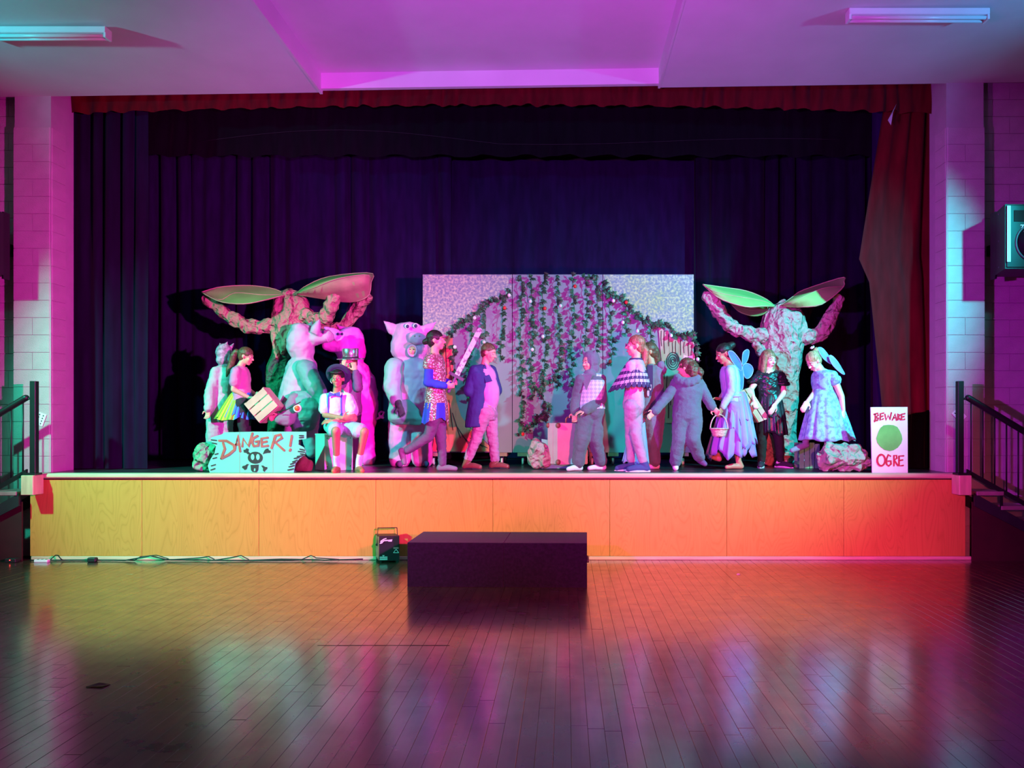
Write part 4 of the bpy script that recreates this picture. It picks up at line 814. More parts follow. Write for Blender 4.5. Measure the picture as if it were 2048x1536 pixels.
# cables and power strip along the foot of the stage
M_cab = mat('black_cable', (.012, .014, .016), .55)
def cable(pts, r, lab, nm='cable'):
    W = []
    for i in range(len(pts)-1):
        for k in range(5): u_ = k/5; a = pts[i]; b_ = pts[i+1]; W.append(V((X_(a[0]+(b_[0]-a[0])*u_, 8.55), 8.56+.02*math.sin(i*2.1+u_), max(r, a[1]+(b_[1]-a[1])*u_))))
    tag(G().tube(W, r, 6).obj(nm, M_cab, None, W[0]), lab, 'cable')
cable([(60, .01), (150, .01), (250, .012), (300, .06), (330, .015), (420, .015), (500, .01), (560, .02), (650, .015), (745, .03)], .008, 'black power cable running along the foot of the stage to the smoke machine')
cable([(100, .02), (108, .065), (118, .06), (126, .012), (180, .012), (270, .012), (280, .05), (310, .065), (340, .02), (400, .04), (415, .05), (430, .015), (470, .05), (480, .06), (500, .01), (600, .012), (620, .06), (632, .04), (690, .02)], .006, 'thin looping black cable above the foot of the stage on the left')
g = G(); p = V((X_(183, 8.52), 8.52, 0)); g.bbx(p.x-.035, p.x+.06, p.y-.03, p.y+.03, .0, .05, .01); tag(g.obj('plug', M_cab, None, p, sm=False), 'black plug lump on the cable at the foot of the stage', 'plug')
p = V((X_(84, 8.5), 8.5, 0)); ps = thing('power_strip', p, 'white power strip on the floor at the left foot of the stage', 'power strip'); G().bbx(p.x-.075, p.x+.075, p.y-.025, p.y+.025, 0, .032, .005).obj('case', M_white, ps, sm=False)
for k in range(3): G().bx(p.x-.055+.045*k, p.x-.03+.045*k, p.y-.012, p.y+.012, .032, .034).obj('socket', M_seam, ps, sm=False)
p = V((X_(25, 8.5), 8.5, 0)); ad = thing('adapter', p, 'small black adapter with a red light on the floor under the left stairs', 'adapter'); G().bbx(p.x-.06, p.x+.06, p.y-.04, p.y+.04, 0, .045, .006).obj('case', M_cab, ad, sm=False)
ml = bpy.data.materials.new('red_indicator'); ml.use_nodes = True; b = ml.node_tree.nodes['Principled BSDF']; b.inputs['Emission Color'].default_value = (1, .05, .05, 1); b.inputs['Emission Strength'].default_value = 4; b.inputs['Base Color'].default_value = (.5, 0, 0, 1)
G().ball(p+V((0, -.042, .03)), .006, 8, 6).obj('indicator', ml, ad)
# litter on the floor
def scrap(px, py, lab, m, s):
    dd_ = EYE*F/(py-VY); p = V((X_(px, dd_), dd_, 0)); g = G(); g.prism([p+V((-s, -s*.4, .001)), p+V((s*.6, -s*.5, .004)), p+V((s, s*.3, .001)), p+V((-s*.3, s*.6, .006))], (0, 0, .003)); tag(g.obj('paper_scrap', m, None, p, sm=False), lab, 'scrap')
scrap(1477, 1149, 'crumpled pale scrap on the floor below the stage front', M_dec, .02)
scrap(197, 1372, 'dark flat scrap lying on the floor at the lower left', M_cab, .06)
p0, p1 = [V((X_(a, EYE*F/(1291-VY)), EYE*F/(1291-VY), 0)) for a in (635, 899)]
g = G(); g.bx(p0.x, p1.x, p0.y-.003, p0.y+.003, .0004, .0014); tag(g.obj('floor_tape', M_dark, None, p0, sm=False), 'thin dark tape line across the floorboards in the foreground', 'tape')
# ---------------------------------------------------------------- people
def skin(name, c): return mat(name, c, .55, var=.04, scale=20)
SK1 = skin('fair_skin', (.70, .40, .29)); SK2 = skin('tan_skin', (.50, .27, .17)); SK3 = skin('light_skin', (.78, .56, .47))
M_eye = mat('eye_white', (.75, .75, .75), .3, var=.01); M_iris = mat('dark_iris', (.03, .02, .02), .3); M_lip = mat('lips', (.55, .2, .2), .5, var=.05)
def hairm(n, c): return mat(n, c, .45, var=.3, scale=5, stretch=(14, 14, 2.5), bump=.35, bscale=12)
H_dark = hairm('black_hair', (.02, .015, .014)); H_brown = hairm('brown_hair', (.14, .075, .04)); H_lbrown = hairm('light_brown_hair', (.34, .2, .11)); H_blond = hairm('blonde_hair', (.55, .40, .22)); H_red = hairm('auburn_hair', (.42, .16, .10))
def cloth(n, c, **k): 
    k.setdefault('rough', .85); k.setdefault('var', .07); k.setdefault('scale', 5); k.setdefault('bump', .25); k.setdefault('bscale', 90); return mat(n, c, **k)
def fwd(yaw): a = math.radians(yaw); return V((math.sin(a), -math.cos(a), 0)), V((math.cos(a), math.sin(a), 0))
TORSO = [(-.17, .085, .075), (-.05, .128, .102), (.1, .135, .103), (.35, .112, .088), (.62, .135, .098), (.84, .142, .085), (.95, .095, .062), (1.0, .052, .052)]
def tors(t):
    for (a, x, y), (b, x2, y2) in zip(TORSO[:-1], TORSO[1:]):
        if t <= b: k = max(0, (t-a)/(b-a)); return x+(x2-x)*k, y+(y2-y)*k
    return TORSO[-1][1:]
class Person: pass
def frame(yaw, pitch, roll):
    a, p, r = map(math.radians, (yaw, pitch, roll)); f = V((math.sin(a)*math.cos(p), -math.cos(a)*math.cos(p), math.sin(p))); s = V((math.cos(a), math.sin(a), 0)); u = f.cross(s)*-1
    if u.z < 0: u = -u
    s2 = s*math.cos(r)+u*math.sin(r); u2 = u*math.cos(r)-s*math.sin(r); return s2, f, u2
def person(label, d, u, yaw, J, hd, hface=(0, 0, 0), sk=SK1, girth=1, hs=1.0, group=None, hands=None, bare=('a', 'b'), mic=False):
    """J: joints as pixels (px, py[, depth offset]); hd: head centre; hface: yaw, pitch, roll of the face; 0 looks to the hall, 90 to the right of the stage"""
    C = Person(); C.u, C.g, C.d, C.yaw = u, girth, d, yaw; C.f, C.s = fwd(yaw)
    C.J = {k: (P(v[0], v[1], d+(v[2] if len(v) > 2 else 0)) if not isinstance(v, (int, float)) else v) for k, v in J.items()}
    j = C.J; C.pel = (j['ha']+j['hb'])/2; C.nk = j['nk']; C.hc = P(hd[0], hd[1], d+(hd[2] if len(hd) > 2 else 0)); C.hR = frame(*hface); C.hs = hs*u*.98
    base = V((C.pel.x, C.pel.y, SZ)); g = G(); C.base = base; sp = (C.nk-C.pel); C.up = sp.normalized()
    C.ss = (C.s-C.up*C.s.dot(C.up)).normalized(); C.ff = (C.f-C.up*C.f.dot(C.up)).normalized()
    g.loft([ring(C.pel+sp*t, C.ss*tors(t)[0]*u*girth, C.ff*tors(t)[1]*u*girth) for t in (-.15, -.05, .05, .2, .35, .5, .62, .75, .84, .9, .95, 1.0)])
    L = C.loc = lambda x, y, z: C.hc+(C.hR[0]*x+C.hR[1]*y+C.hR[2]*z)*C.hs; S_, Fw, U = [a*C.hs for a in C.hR]
    g.cap(C.nk-C.up*.03*u, L(0, -.02, -.05), .05*u, .046*u, 12)
    g.ell(L(0, -.012, .028), S_*.073, Fw*.09, U*.086, 16, 10); g.ell(L(0, .022, -.035), S_*.056, Fw*.06, U*.07, 14, 9); g.ell(L(0, .05, -.088), S_*.026, Fw*.024, U*.02, 10, 7)
    g.cap(L(0, .078, .008), L(0, .101, -.026), .008*C.hs, .0125*C.hs, 8); g.ell(L(0, .072, .022), S_*.05, Fw*.012, U*.010, 10, 6)
    for s in (-1, 1):
        g.ell(L(s*.073, -.012, -.005), S_*.011, Fw*.020, U*.03, 10, 7); g.ball(L(s*.032, .055, -.03), .026*C.hs, 10, 7); g.ball(L(s*.013, .088, -.030), .0085*C.hs, 8, 6)
    g.ell(L(0, .076, -.062), S_*.021, Fw*.010, U*.010, 10, 6)
    for k in 'ab':
        g.cap(C.nk-C.up*.05*u, j['s'+k], .05*u, .05*u, 12)
        if 'e'+k in j: g.chain([j['s'+k], j['e'+k], j['w'+k]], [.046*u*girth**.5, .036*u, .024*u], 12)
        g.chain([j['h'+k], j['k'+k], j['n'+k]], [.078*u*girth, .052*u, .034*u], 12)
        kn, an = j['k'+k], j['n'+k]; g.cap(kn.lerp(an, .25)-C.f*.012*u, kn.lerp(an, .45)-C.f*.008*u, .044*u, .036*u, 10)
        C.__dict__['toe'+k] = foot_pts(C, k); h, m_, t = C.__dict__['toe'+k]; g.chain([j['n'+k], h], [.034*u, .032*u], 10); g.chain([h, m_, t], [.032*u, .032*u, .024*u], 10)
    for k in 'ab':
        if 'w'+k in j: hand(g, C, k, (hands or {}).get(k, {}))
    o = C.o = g.rem('person', sk, None, base, vox=.0085, it=3); tag(o, label, 'person', group)
    # face
    for s in (-1, 1):
        e = G().ell(L(s*.031, .0735, .002), S_*.0135, Fw*.008, U*.0062, 10, 7).obj('eye', M_eye, o); G().ell(L(s*.031, .0800, .0015), S_*.0066, Fw*.0032, U*.0060, 8, 6).obj('iris', M_iris, e)
        G().chain([L(s*.016, .083, .0275), L(s*.034, .0795, .031), L(s*.05, .066, .025)], [.0024*C.hs]*3, 6).obj('eyebrow', H_dark, o)
    G().ell(L(0, .0875, -.059), S_*.019, Fw*.005, U*.0042, 10, 6).ell(L(0, .0865, -.066), S_*.016, Fw*.005, U*.005, 10, 6).rem('mouth', M_lip, o, vox=.003, it=1)
    if mic: G().tube([L(-.08, .0, -.0), L(-.075, .04, -.035), L(-.05, .08, -.06)], .0035, 6).obj('headset_microphone', M_white, o)
    return C
def foot_pts(C, k):
    j = C.J; an = j['n'+k]; u = C.u; t = j.get('t'+k, C.yaw)
    if isinstance(t, (int, float)):
        f, s = fwd(t); z = SZ+.030*u; h = V((an.x, an.y, z))-f*.035*u; m = V((an.x, an.y, z+.004))+f*.075*u; tt = V((an.x, an.y, SZ+.024*u))+f*.15*u; return h, m, tt
    d_ = (t-an); dn = d_.normalized(); sh = (j['k'+k]-an).normalized(); back = (dn-sh*dn.dot(sh)).normalized()
    h = an-sh*.05*u-back*.035*u; return h, h.lerp(t, .55), t
def hand(g, C, k, o):
    """palm, four unequal bent fingers and a thumb; o: dir (pixels towards the fingertips), nrm (palm side), curl, thumb side"""
    j = C.J; w = j['w'+k]; u = C.u; fd = (w-j['e'+k]).normalized()
    if 'dir' in o: fd = V(o['dir']).normalized()
    n = V(o.get('nrm', (0, -1, 0))); n = (n-fd*n.dot(fd)).normalized(); s = fd.cross(n)*o.get('thumb', 1); cu = o.get('curl', .5); sz = .165*u*o.get('size', 1)
    g.ell(w+fd*sz*.25, s*sz*.235, n*sz*.1, fd*sz*.32, 12, 8)
    for i, (ln, off) in enumerate(((.42, .165), (.47, .055), (.43, -.055), (.34, -.155))):
        p = w+fd*sz*.46+s*sz*off; a = 0; pts = [w+fd*sz*.2+s*sz*off*.6, p]; a = cu*.5; sp = (off)*.35*(1-cu*.5)
        for q in (.45, .32, .23):
            dr = (fd*math.cos(a)+n*math.sin(a)+s*sp).normalized(); p = p+dr*sz*ln*q; pts.append(p); a += cu*.85
        g.chain(pts, [.0098*u, .0096*u, .009*u, .0085*u, .0075*u], 8)
    p = w+fd*sz*.1+s*sz*.17; p2 = p+(s*.75+fd*.65+n*.25*(.5+cu)).normalized()*sz*.24; p3 = p2+(fd*.85+s*.25*(1-cu)+n*.5*cu).normalized()*sz*.2
    g.chain([p, p2, p3], [.0125*u, .0105*u, .0085*u], 8)
def tor_rings(C, t0, t1, inf, n=10, k=1.0):
    sp = C.nk-C.pel; out = []
    for i in range(n+1):
        t = t0+(t1-t0)*i/n; x, y = tors(t); out.append(ring(C.pel+sp*t, C.ss*(x*C.u*C.g*k+inf), C.ff*(y*C.u*C.g*k+inf), 20))
    return out
def sleeve(g, C, k, ln, inf, flare=0):
    j = C.J; u = C.u; g.cap(C.nk-C.up*.055*u, j['s'+k], .048*u+inf, .05*u+inf, 14)
    if 'e'+k not in j or ln <= 0: return
    A, B, W = j['s'+k], j['e'+k], j['w'+k]
    if ln <= 1: g.cap(A, A.lerp(B, ln*.96), .05*u+inf, .044*u+inf+flare, 14)
    else: g.cap(A, B, .05*u+inf, .042*u+inf, 14); g.cap(B, B.lerp(W, (ln-1)*.97), .041*u+inf, .029*u+inf+flare, 14)
def top(C, m, ln=2, inf=.013, t0=-.1, name='shirt', wr=((.005, 6), (.002, 18)), t1=.955, flare=0, extra=None, vox=.0095, it=3):
    g = G(); g.loft(tor_rings(C, t0, t1, inf))
    for k in 'ab': sleeve(g, C, k, ln, inf, flare)
    if extra: extra(g)
    return g.rem(name, m, C.o, vox=vox, it=it, wr=wr, seed=int(C.d*100) % 97)
def leg(g, C, k, ln, inf, flare=0, knee=0):
    j = C.J; u = C.u; A, B, N_ = j['h'+k], j['k'+k], j['n'+k]
    if ln <= 1: g.cap(A, A.lerp(B, ln), .082*u*C.g+inf, .062*u+inf+flare, 16)
    else: g.cap(A, B, .082*u*C.g+inf, .056*u+inf+knee, 16); g.cap(B, B.lerp(N_, ln-1), .056*u+inf+knee, .04*u+inf+flare, 16)
def pants(C, m, ln=1.97, inf=.012, t1=.12, name='trousers', wr=((.005, 7), (.002, 20)), flare=0, knee=0, extra=None):
    g = G(); g.loft(tor_rings(C, -.16, t1, inf, 5))
    for k in 'ab': leg(g, C, k, ln, inf, flare, knee)
    if extra: extra(g)
    return g.rem(name, m, C.o, vox=.0095, it=3, wr=wr, seed=int(C.d*77) % 91)
def onesie(C, m, inf=.024, wr=((.008, 5), (.003, 15)), name='onesie', extra=None, flare=.008, t1=.96):
    g = G(); g.loft(tor_rings(C, -.17, t1, inf))
    for k in 'ab': sleeve(g, C, k, 1.98, inf*.75, flare); leg(g, C, k, 1.93, inf, flare, .008)
    if extra: extra(g)
    return g.rem(name, m, C.o, vox=.01, it=3, wr=wr, seed=int(C.d*55) % 89)
def shoes(C, m, sole=None, hi=.02, name='shoe', keys='ab', fat=1.0):
    for k in keys:
        h, mm, t = C.__dict__['toe'+k]; u = C.u*fat; an = C.J['n'+k]; g = G()
        g.chain([h, mm, t], [.040*u, .039*u, .030*u], 12)
        if hi > .05: g.cap(an, an+(C.J['k'+k]-an).normalized()*hi, .043*u, .046*u, 12); g.cap(h, an, .040*u, .043*u, 12)
        elif hi: g.cap(h.lerp(an, .3), h.lerp(an, .3)+(an-h).normalized()*(hi+.03)*u, .040*u, .040*u, 12)
        def fl_(me, org, z=min(h.z, t.z)-.033*u):
            co = get_co(me); co[:, 2] = np.maximum(co[:, 2], SZ+.001-org.z); set_co(me, co)
        s_ = g.rem(name, m, C.o, vox=.007, it=2, post=fl_)
        if sole:
            d_ = (t-h).normalized(); sd = d_.cross(V((0, 0, 1))).normalized(); dn = sd.cross(d_).normalized(); dn = dn if dn.z < 0 else -dn
            ol = [h-d_*.042*u, h-d_*.03*u+sd*.03*u, mm+sd*.042*u, t+sd*.024*u, t+d_*.036*u, t-sd*.024*u, mm-sd*.042*u, h-d_*.03*u-sd*.03*u]
            G().prism([p+dn*(.016*u) for p in ol], dn*.016*u).obj('sole', sole, s_, sm=False)
def socks(C, m, hi=.07, keys='ab', foot=True):
    for k in keys:
        h, mm, t = C.__dict__['toe'+k]; u = C.u; an = C.J['n'+k]; kn = C.J['k'+k]; g = G()
        if foot: g.chain([h, mm, t], [.036*u, .035*u, .027*u], 12)
        g.cap(h, an, .036*u, .039*u, 12); g.cap(an, an+(kn-an).normalized()*hi, .039*u, .042*u, 12); g.rem('sock', m, C.o, vox=.007, it=2)
def hair(C, m, chains=(), cap_=True, vol=1.0, name='hair', extra=None, low=0, wr=((.0022, 22),)):
    g = G(); L = C.loc; S_, Fw, U = [a*C.hs for a in C.hR]
    if cap_:
        g.ell(L(0, -.022, .040), S_*.083*vol, Fw*.098*vol, U*.086*vol, 16, 10); g.ell(L(0, -.048, .0-low), S_*.074*vol, Fw*.062*vol, U*(.085+low)*vol, 14, 9)
    for pts, rs in chains: g.chain([L(*p) for p in pts], [r*C.hs for r in rs], 10)
    if extra: extra(g)
    return g.rem(name, m, C.o, vox=.0075, it=2, wr=wr, seed=3)
def hood(C, m, ears=(), inf=.02, openf=True, name='hood', mi=.0):
    """hood up around the head with the face showing: thick rim ring and a shell behind it"""
    g = G(); L = C.loc; S_, Fw, U = [a*C.hs for a in C.hR]
    g.ell(L(0, -.034, .03), S_*(.088+inf), Fw*(.088+inf), U*(.10+inf), 18, 11); g.ell(L(0, -.045, -.07), S_*(.075+inf), Fw*(.062+inf), U*.08, 16, 9)
    pts = [L(math.sin(a)*.074, .028-.016*math.cos(a)*0, .006+math.cos(a)*(.098 if math.cos(a) > 0 else .118)) for a in np.linspace(0, 2*PI, 25)]
    g.tube(pts, .017*C.hs, 8, cap=False); g.cap(L(0, .0, -.125), C.nk+C.ff*.02*C.u, .062*C.hs, .085*C.u, 14)
    for A, B, ra, rb in ears: g.cap(L(*A), L(*B), ra*C.hs, rb*C.hs, 10)
    return g.rem(name, m, C.o, vox=.009, it=2, wr=((.0035, 9),))
def hood_down(C, m, cx=0, nm='hood', back=1):
    g = G(); c = C.nk-C.ff*.07*C.u-C.up*.03*C.u; u = C.u
    for a in np.linspace(-1.25, 1.25, 7): g.ball(c+C.ss*math.sin(a)*.125*u-C.ff*(math.cos(a)*.06-.02)*u-C.up*(math.cos(a)*.085-.03)*u, (.045+.02*math.cos(a))*u, 12, 8)
    return g.rem(nm, m, C.o, vox=.01, it=4, wr=((.008, 8),))
def skirt(C, name, m, c0, a0, b0, c1, a1, b1, pl=14, amp=.02, rag=0, n=96, rows=14, mats=None, curve=1.0, th=.006, seed=0):
    """gathered skirt between two oval rings, pleats growing to the hem; rag makes the hem uneven"""
    rr = random.Random(seed); g = G(); rings = []; hem = [rr.uniform(-1, 1) for _ in range(24)]
    def hm(i): x = i/n*24; k = int(x) % 24; f = x-int(x); return hem[k]*(1-f)+hem[(k+1) % 24]*f
    S_, B_ = V((1, 0, 0)), V((0, 1, 0))
    for k in range(rows+1):
        t = k/rows; tt = t**curve; row = []
        for i in range(n):
            q = 2*PI*i/n; pa = 1+amp*t**.7*(math.sin(q*pl+hm(i)*1.2)+.4*math.sin(q*pl*2.3+1))
            te = t*(1+rag*hm(i)*t); tq = te**curve; c = c0.lerp(c1, te); a = a0+(a1-a0)*tq; b_ = b0+(b1-b0)*tq
            row.append(c+S_*(a*pa*math.cos(q))+B_*(b_*pa*math.sin(q)))
        rings.append(row)
    inn = [[p.lerp((c0+(c1-c0)*(k/rows)), .012+.02*(1 if k == 0 else 0)) for p in r] for k, r in enumerate(rings)]
    nm = len(mats) if mats else 1
    if mats:
        vs = [p for r in rings for p in r]
        for k in range(rows):
            for i in range(n):
                j_ = (i+1) % n; mi = mats[1][int(i/n*len(mats[1]))]; g.add([rings[k][i], rings[k][j_], rings[k+1][j_], rings[k+1][i]], [(0, 1, 2, 3)], mi)
        for k in range(rows):
            for i in range(n):
                j_ = (i+1) % n; mi = mats[1][int(i/n*len(mats[1]))]; g.add([inn[k][i], inn[k][j_], inn[k+1][j_], inn[k+1][i]], [(3, 2, 1, 0)], mi)
        o = g.obj(name, mats[0], C.o, fix=False)
        import bmesh; b = bmesh.new(); b.from_mesh(o.data); bmesh.ops.remove_doubles(b, verts=b.verts, dist=1e-6); b.to_mesh(o.data); b.free(); smooth(o.data); return o
    g.loft(rings+inn[::-1], False); return g.obj(name, m, C.o, fix=False)
def lobe(C, pts, m, name='wing', rim=None, th=.006):
    g = G(); c = sum(pts, V())/len(pts); n = len(pts); sm_ = []
    for i in range(n):
        p0, p1, p2, p3 = pts[i-1], pts[i], pts[(i+1) % n], pts[(i+2) % n]
        for k in range(4):
            f = k/4; sm_.append(.5*((2*p1)+(p2-p0)*f+(2*p0-5*p1+4*p2-p3)*f*f+(3*p1-p0-3*p2+p3)*f*f*f))
    nn = (pts[1]-pts[0]).cross(pts[2]-pts[0]).normalized(); g.prism(sm_, nn*th); o = g.obj(name, m, C.o, sm=False)
    G().tube([p+nn*th*.5 for p in sm_+[sm_[0]]], .006, 6).obj('wing_wire', rim or m, o); return o
# ---- 1 child in a pale hooded onesie, seen from behind
def PX(px, py, d): return P(px, py, d)
M_pale = cloth('pale_fleece', (.46, .48, .52), sheen=.1); M_palepat = cloth('pale_quilted_hood', (.50, .36, .50), var=.3, scale=26)
C = person('person in a pale hooded onesie with a spiky crest, back turned, behind the danger board', 10.0, .98, 140,
  dict(nk=(447, 732), sa=(433, 744, -.1), ea=(421, 783, -.16), wa=(417, 818, -.2), sb=(459, 742, .05), eb=(468, 780, .1), wb=(470, 815, .1), ha=(432, 822, -.04), hb=(450, 822, .04), ka=(428, 876, -.04), na=(424, 924, -.04), kb=(448, 878, .05), nb=(446, 925, .05)), (453, 710), (120, -5, 0), sk=SK1, girth=1.05)
onesie(C, M_pale, .035); hood(C, M_palepat, [((0, -.02, .13), (0, .0, .185), .03, .006), ((0, .05, .12), (.0, .075, .17), .025, .005), ((0, -.08, .11), (0, -.10, .155), .026, .005)])
shoes(C, M_pale)
# ---- 2 girl with the rainbow tutu and the crate
M_pinkt = cloth('pink_t_shirt', (.62, .24, .46)); M_leg = cloth('dark_leggings', (.03, .025, .04))
C = person('person with a brown ponytail, pink t-shirt and rainbow tutu, carrying a small slatted crate', 9.75, .98, 75,
  dict(nk=(479, 731), sa=(472, 743, -.12), ea=(467, 779, -.14), wa=(498, 795, -.1), sb=(486, 742, .1), eb=(494, 778, .12), wb=(510, 788, .06), ha=(484, 806, -.08), hb=(488, 806, .08), ka=(488, 868, -.07), na=(484, 922, -.07), kb=(492, 868, .08), nb=(496, 922, .08)), (493, 713), (88, -14, 0), sk=SK1,
  hands=dict(a=dict(dir=(.9, 0, .0), nrm=(0, .2, -1), curl=.9, thumb=1), b=dict(dir=(.8, -.4, -.1), nrm=(0, -1, 0), curl=1)))
pants(C, M_leg, 1.97, .006, name='leggings'); top(C, M_pinkt, .62, .013, t0=.02, flare=.012, name='t_shirt'); shoes(C, M_leg)
hair(C, H_brown, [([(0, -.10, .03), (0, -.15, .03), (0, -.17, -.03)], [.03, .038, .04]), ([(0, -.17, -.03), (.01, -.18, -.14), (.0, -.19, -.24), (.01, -.2, -.32)], [.045, .042, .035, .012])])
cols = [('tulle_yellow', (.72, .72, .06)), ('tulle_lime', (.35, .75, .08)), ('tulle_blue', (.05, .25, .8)), ('tulle_violet', (.25, .08, .6)), ('tulle_orange', (.85, .25, .04)), ('tulle_pink', (.85, .15, .35))]
ms_ = [cloth(a, b, bump=0) for a, b in cols]
c0, c1 = P(483, 785, 9.75), P(471, 836, 9.75)
sec = [3, 3, 4, 4, 5, 5, 0, 0, 4, 4, 0, 0, 4, 4, 0, 0, 0, 1, 1, 2, 2, 2, 2, 3]
skirt(C, 'tutu', None, c0, .115, .095, c1, .232, .19, 20, .10, .10, mats=(ms_, sec), curve=.75)
skirt(C, 'tutu', None, c0, .11, .09, c1+V((.0, 0, .03)), .21, .17, 17, .12, .12, mats=(ms_, sec[2:]+sec[:2]), curve=.7, seed=4)
# ---- pigs: inflated costumes
def pigc(n, c): return mat(n, c, .6, var=.05, scale=3, bump=.35, bscale=9)
M_pig = pigc('pale_inflated_fabric', (.50, .40, .52)); M_pig2 = pigc('pink_inflated_fabric', (.70, .30, .60)); M_pigb = pigc('hot_pink_inflated_fabric', (.82, .13, .72)); M_pigteal = pigc('teal_lit_fabric', (.16, .36, .36)); M_eyew = mat('printed_eye_white', (.85, .85, .85), .5); M_eyed = mat('printed_eye_dark', (.03, .03, .12), .4)  # M_pigteal holds the teal light on the pigs as fabric colour
def pear(g, rows, d, dep=.85, n=28):
    """rows: (centre px, py, half width px, depth offset)"""
    rr = [(P(a, b, d+dd), w_*d/F) for a, b, w_, dd in rows]
    g.loft([ring(c, V((r, 0, 0)), V((0, r*dep, 0)), n) for c, r in rr])
def ear(g, base, tip, w, d, dd=0):
    A, B = P(*base, d+dd), P(*tip, d+dd); ax = (B-A); s_ = ax.cross(V((0, 1, 0))).normalized()
    rings = []
    for t, k in ((0, .9), (.25, 1), (.5, .8), (.75, .45), (1, .08)):
        rings.append(ring(A+ax*t, s_*w*d/F*k, V((0, .055*k+.01, 0)), 12))
    g.loft(rings)
# A (left, facing right)
d = 10.0; pa = V((P(603, 930, d).x, d, SZ))
g = G(); pear(g, [(604, 648, 9, 0), (604, 652, 18, 0), (603, 664, 25, 0), (602, 682, 28, 0), (602, 700, 27, 0), (604, 714, 22, 0), (606, 720, 17, 0)], d, .95)
pear(g, [(606, 712, 17, 0), (604, 724, 28, 0), (602, 745, 33, 0), (600, 770, 36, 0), (598, 795, 39, 0), (599, 820, 40, 0), (602, 845, 37, 0), (607, 865, 28, 0), (609, 876, 14, 0)], d, .82)
g.cap(P(630, 677, d-.02), P(655, 673, d-.02), .095, .085, 18); g.ell(P(600, 655, d), (.12, 0, 0), (0, .14, 0), (0, 0, .06))
ear(g, (628, 668), (640, 636), 11, d, -.12); ear(g, (620, 664), (624, 640), 9, d, .16)
g.cap(P(588, 855, d-.05), P(584, 912, d-.05), .12, .10, 16); g.cap(P(616, 850, d-.12), P(625, 905, d-.12), .13, .075, 16)
A_ = g.rem('person', M_pig, None, pa, vox=.014, it=6, wr=((.012, 3), (.005, 9)), post=onfloor); tag(A_, 'person in an inflated white pig costume facing right beside the left paper tree', 'person', None)
g = G(); g.chain([P(612, 738, d-.24), P(630, 772, d-.30), P(648, 800, d-.30)], [.13, .115, .08], 16); g.rem('sleeve', M_pigteal, A_, vox=.012, it=5, wr=((.010, 4),))  # arm in teal: the lamp colour is put into the fabric
g = G(); pear(g, [(606, 782, 20, -.22), (609, 796, 27, -.24), (612, 815, 29, -.26), (612, 835, 27, -.24), (608, 855, 21, -.2), (604, 872, 15, -.14)], d, .75); g.rem('teal_lit_front', M_pigteal, A_, vox=.012, it=5, wr=((.012, 4), (.004, 12)))
M_grey = cloth('grey_violet_sleeve', (.26, .22, .30))
g = G(); g.chain([P(590, 800, d-.3), P(574, 838, d-.38), P(560, 838, d-.42)], [.09, .10, .075], 14); g.rem('sleeve', M_grey, A_, vox=.012, it=4, wr=((.010, 6),))
H_ = Person(); H_.u = .95; H_.J = dict(ea=P(570, 836, d-.4), wa=P(558, 833, d-.44)); g = G(); hand(g, H_, 'a', dict(dir=(-.8, 0, -.2), nrm=(0, -1, -.3), curl=.9)); g.cap(H_.J['ea'], H_.J['wa'], .03, .024, 10); g.rem('hand', SK1, A_, vox=.006, it=2)
c = P(595, 816.5, d-.56); g = G(); lathe(g, c, [(.001, 0), (.05, 0), (.052, .008), (.045, .014), (.001, .014)], 24, ax=(0, -1, 0)); bd = g.obj('badge', M_eyew, A_); g = G(); lathe(g, c+V((0, -.014, 0)), [(.001, 0), (.034, 0), (.032, .006), (.001, .006)], 20, ax=(0, -1, 0)); g.obj('badge_centre', mat('orange_red_enamel', (.85, .10, .03), .5), bd)
tag(G().tube([P(554, 824, d-.52), P(575, 819, d-.56), P(601, 804, d-.58)], .006, 8).obj('stick', M_cab, None, P(554, 824, d-.52)), 'thin dark stick held beside the red and white badge', 'stick')
for q in (637, 646): G().ell(P(q, 664, d-.1), (.016, 0, 0), (0, .016, 0), (0, 0, .02), 10, 7).obj('printed_eye', M_eyed, A_)
G().ell(P(657, 674, d-.02), (.022, 0, 0), (0, .075, 0), (0, 0, .075), 14, 9).obj('snout_end', M_pig2, A_)
# B (facing left)
d = 10.42; g = G()
pear(g, [(703, 654, 8, 0), (702, 658, 17, 0), (700, 668, 26, 0), (699, 685, 30, 0), (700, 702, 30, 0), (702, 716, 26, 0), (704, 727, 22, 0)], d, .92)
pear(g, [(705, 722, 22, 0), (707, 732, 30, 0), (712, 755, 37, 0), (715, 785, 40, 0), (716, 815, 40, 0), (715, 840, 38, 0), (713, 858, 33, 0), (712, 872, 22, 0), (712, 878, 10, 0)], d, .85)
g.cap(P(680, 690, d-.05), P(656, 690, d-.05), .10, .085, 18); ear(g, (679, 672), (648, 655), 12, d, -.16); ear(g, (690, 664), (672, 648), 9, d, .18)
g.cap(P(730, 855, d-.04), P(736, 918, d-.04), .125, .105, 16); g.cap(P(697, 855, d+.04), P(696, 916, d), .125, .105, 16); g.chain([P(690, 745, d-.28), P(680, 775, d-.36), P(668, 795, d-.38)], [.10, .09, .06], 14)
B_ = g.rem('person', M_pigb, None, V((P(714, 930, d).x, d, SZ)), vox=.014, it=6, wr=((.012, 3), (.005, 9)), post=onfloor); tag(B_, 'person in an inflated pink pig costume with a curly tail, behind the seated boy', 'person')
g = G(); g.tube([P(752, 838, d-.02), P(758, 836, d-.06), P(765, 832, d-.06), P(768, 825, d), P(763, 823, d+.03), P(758, 827, d-.02), P(760, 834, d-.08), P(768, 836, d-.08)], .016, 10); g.rem('tail', M_pigb, B_, vox=.007, it=2)
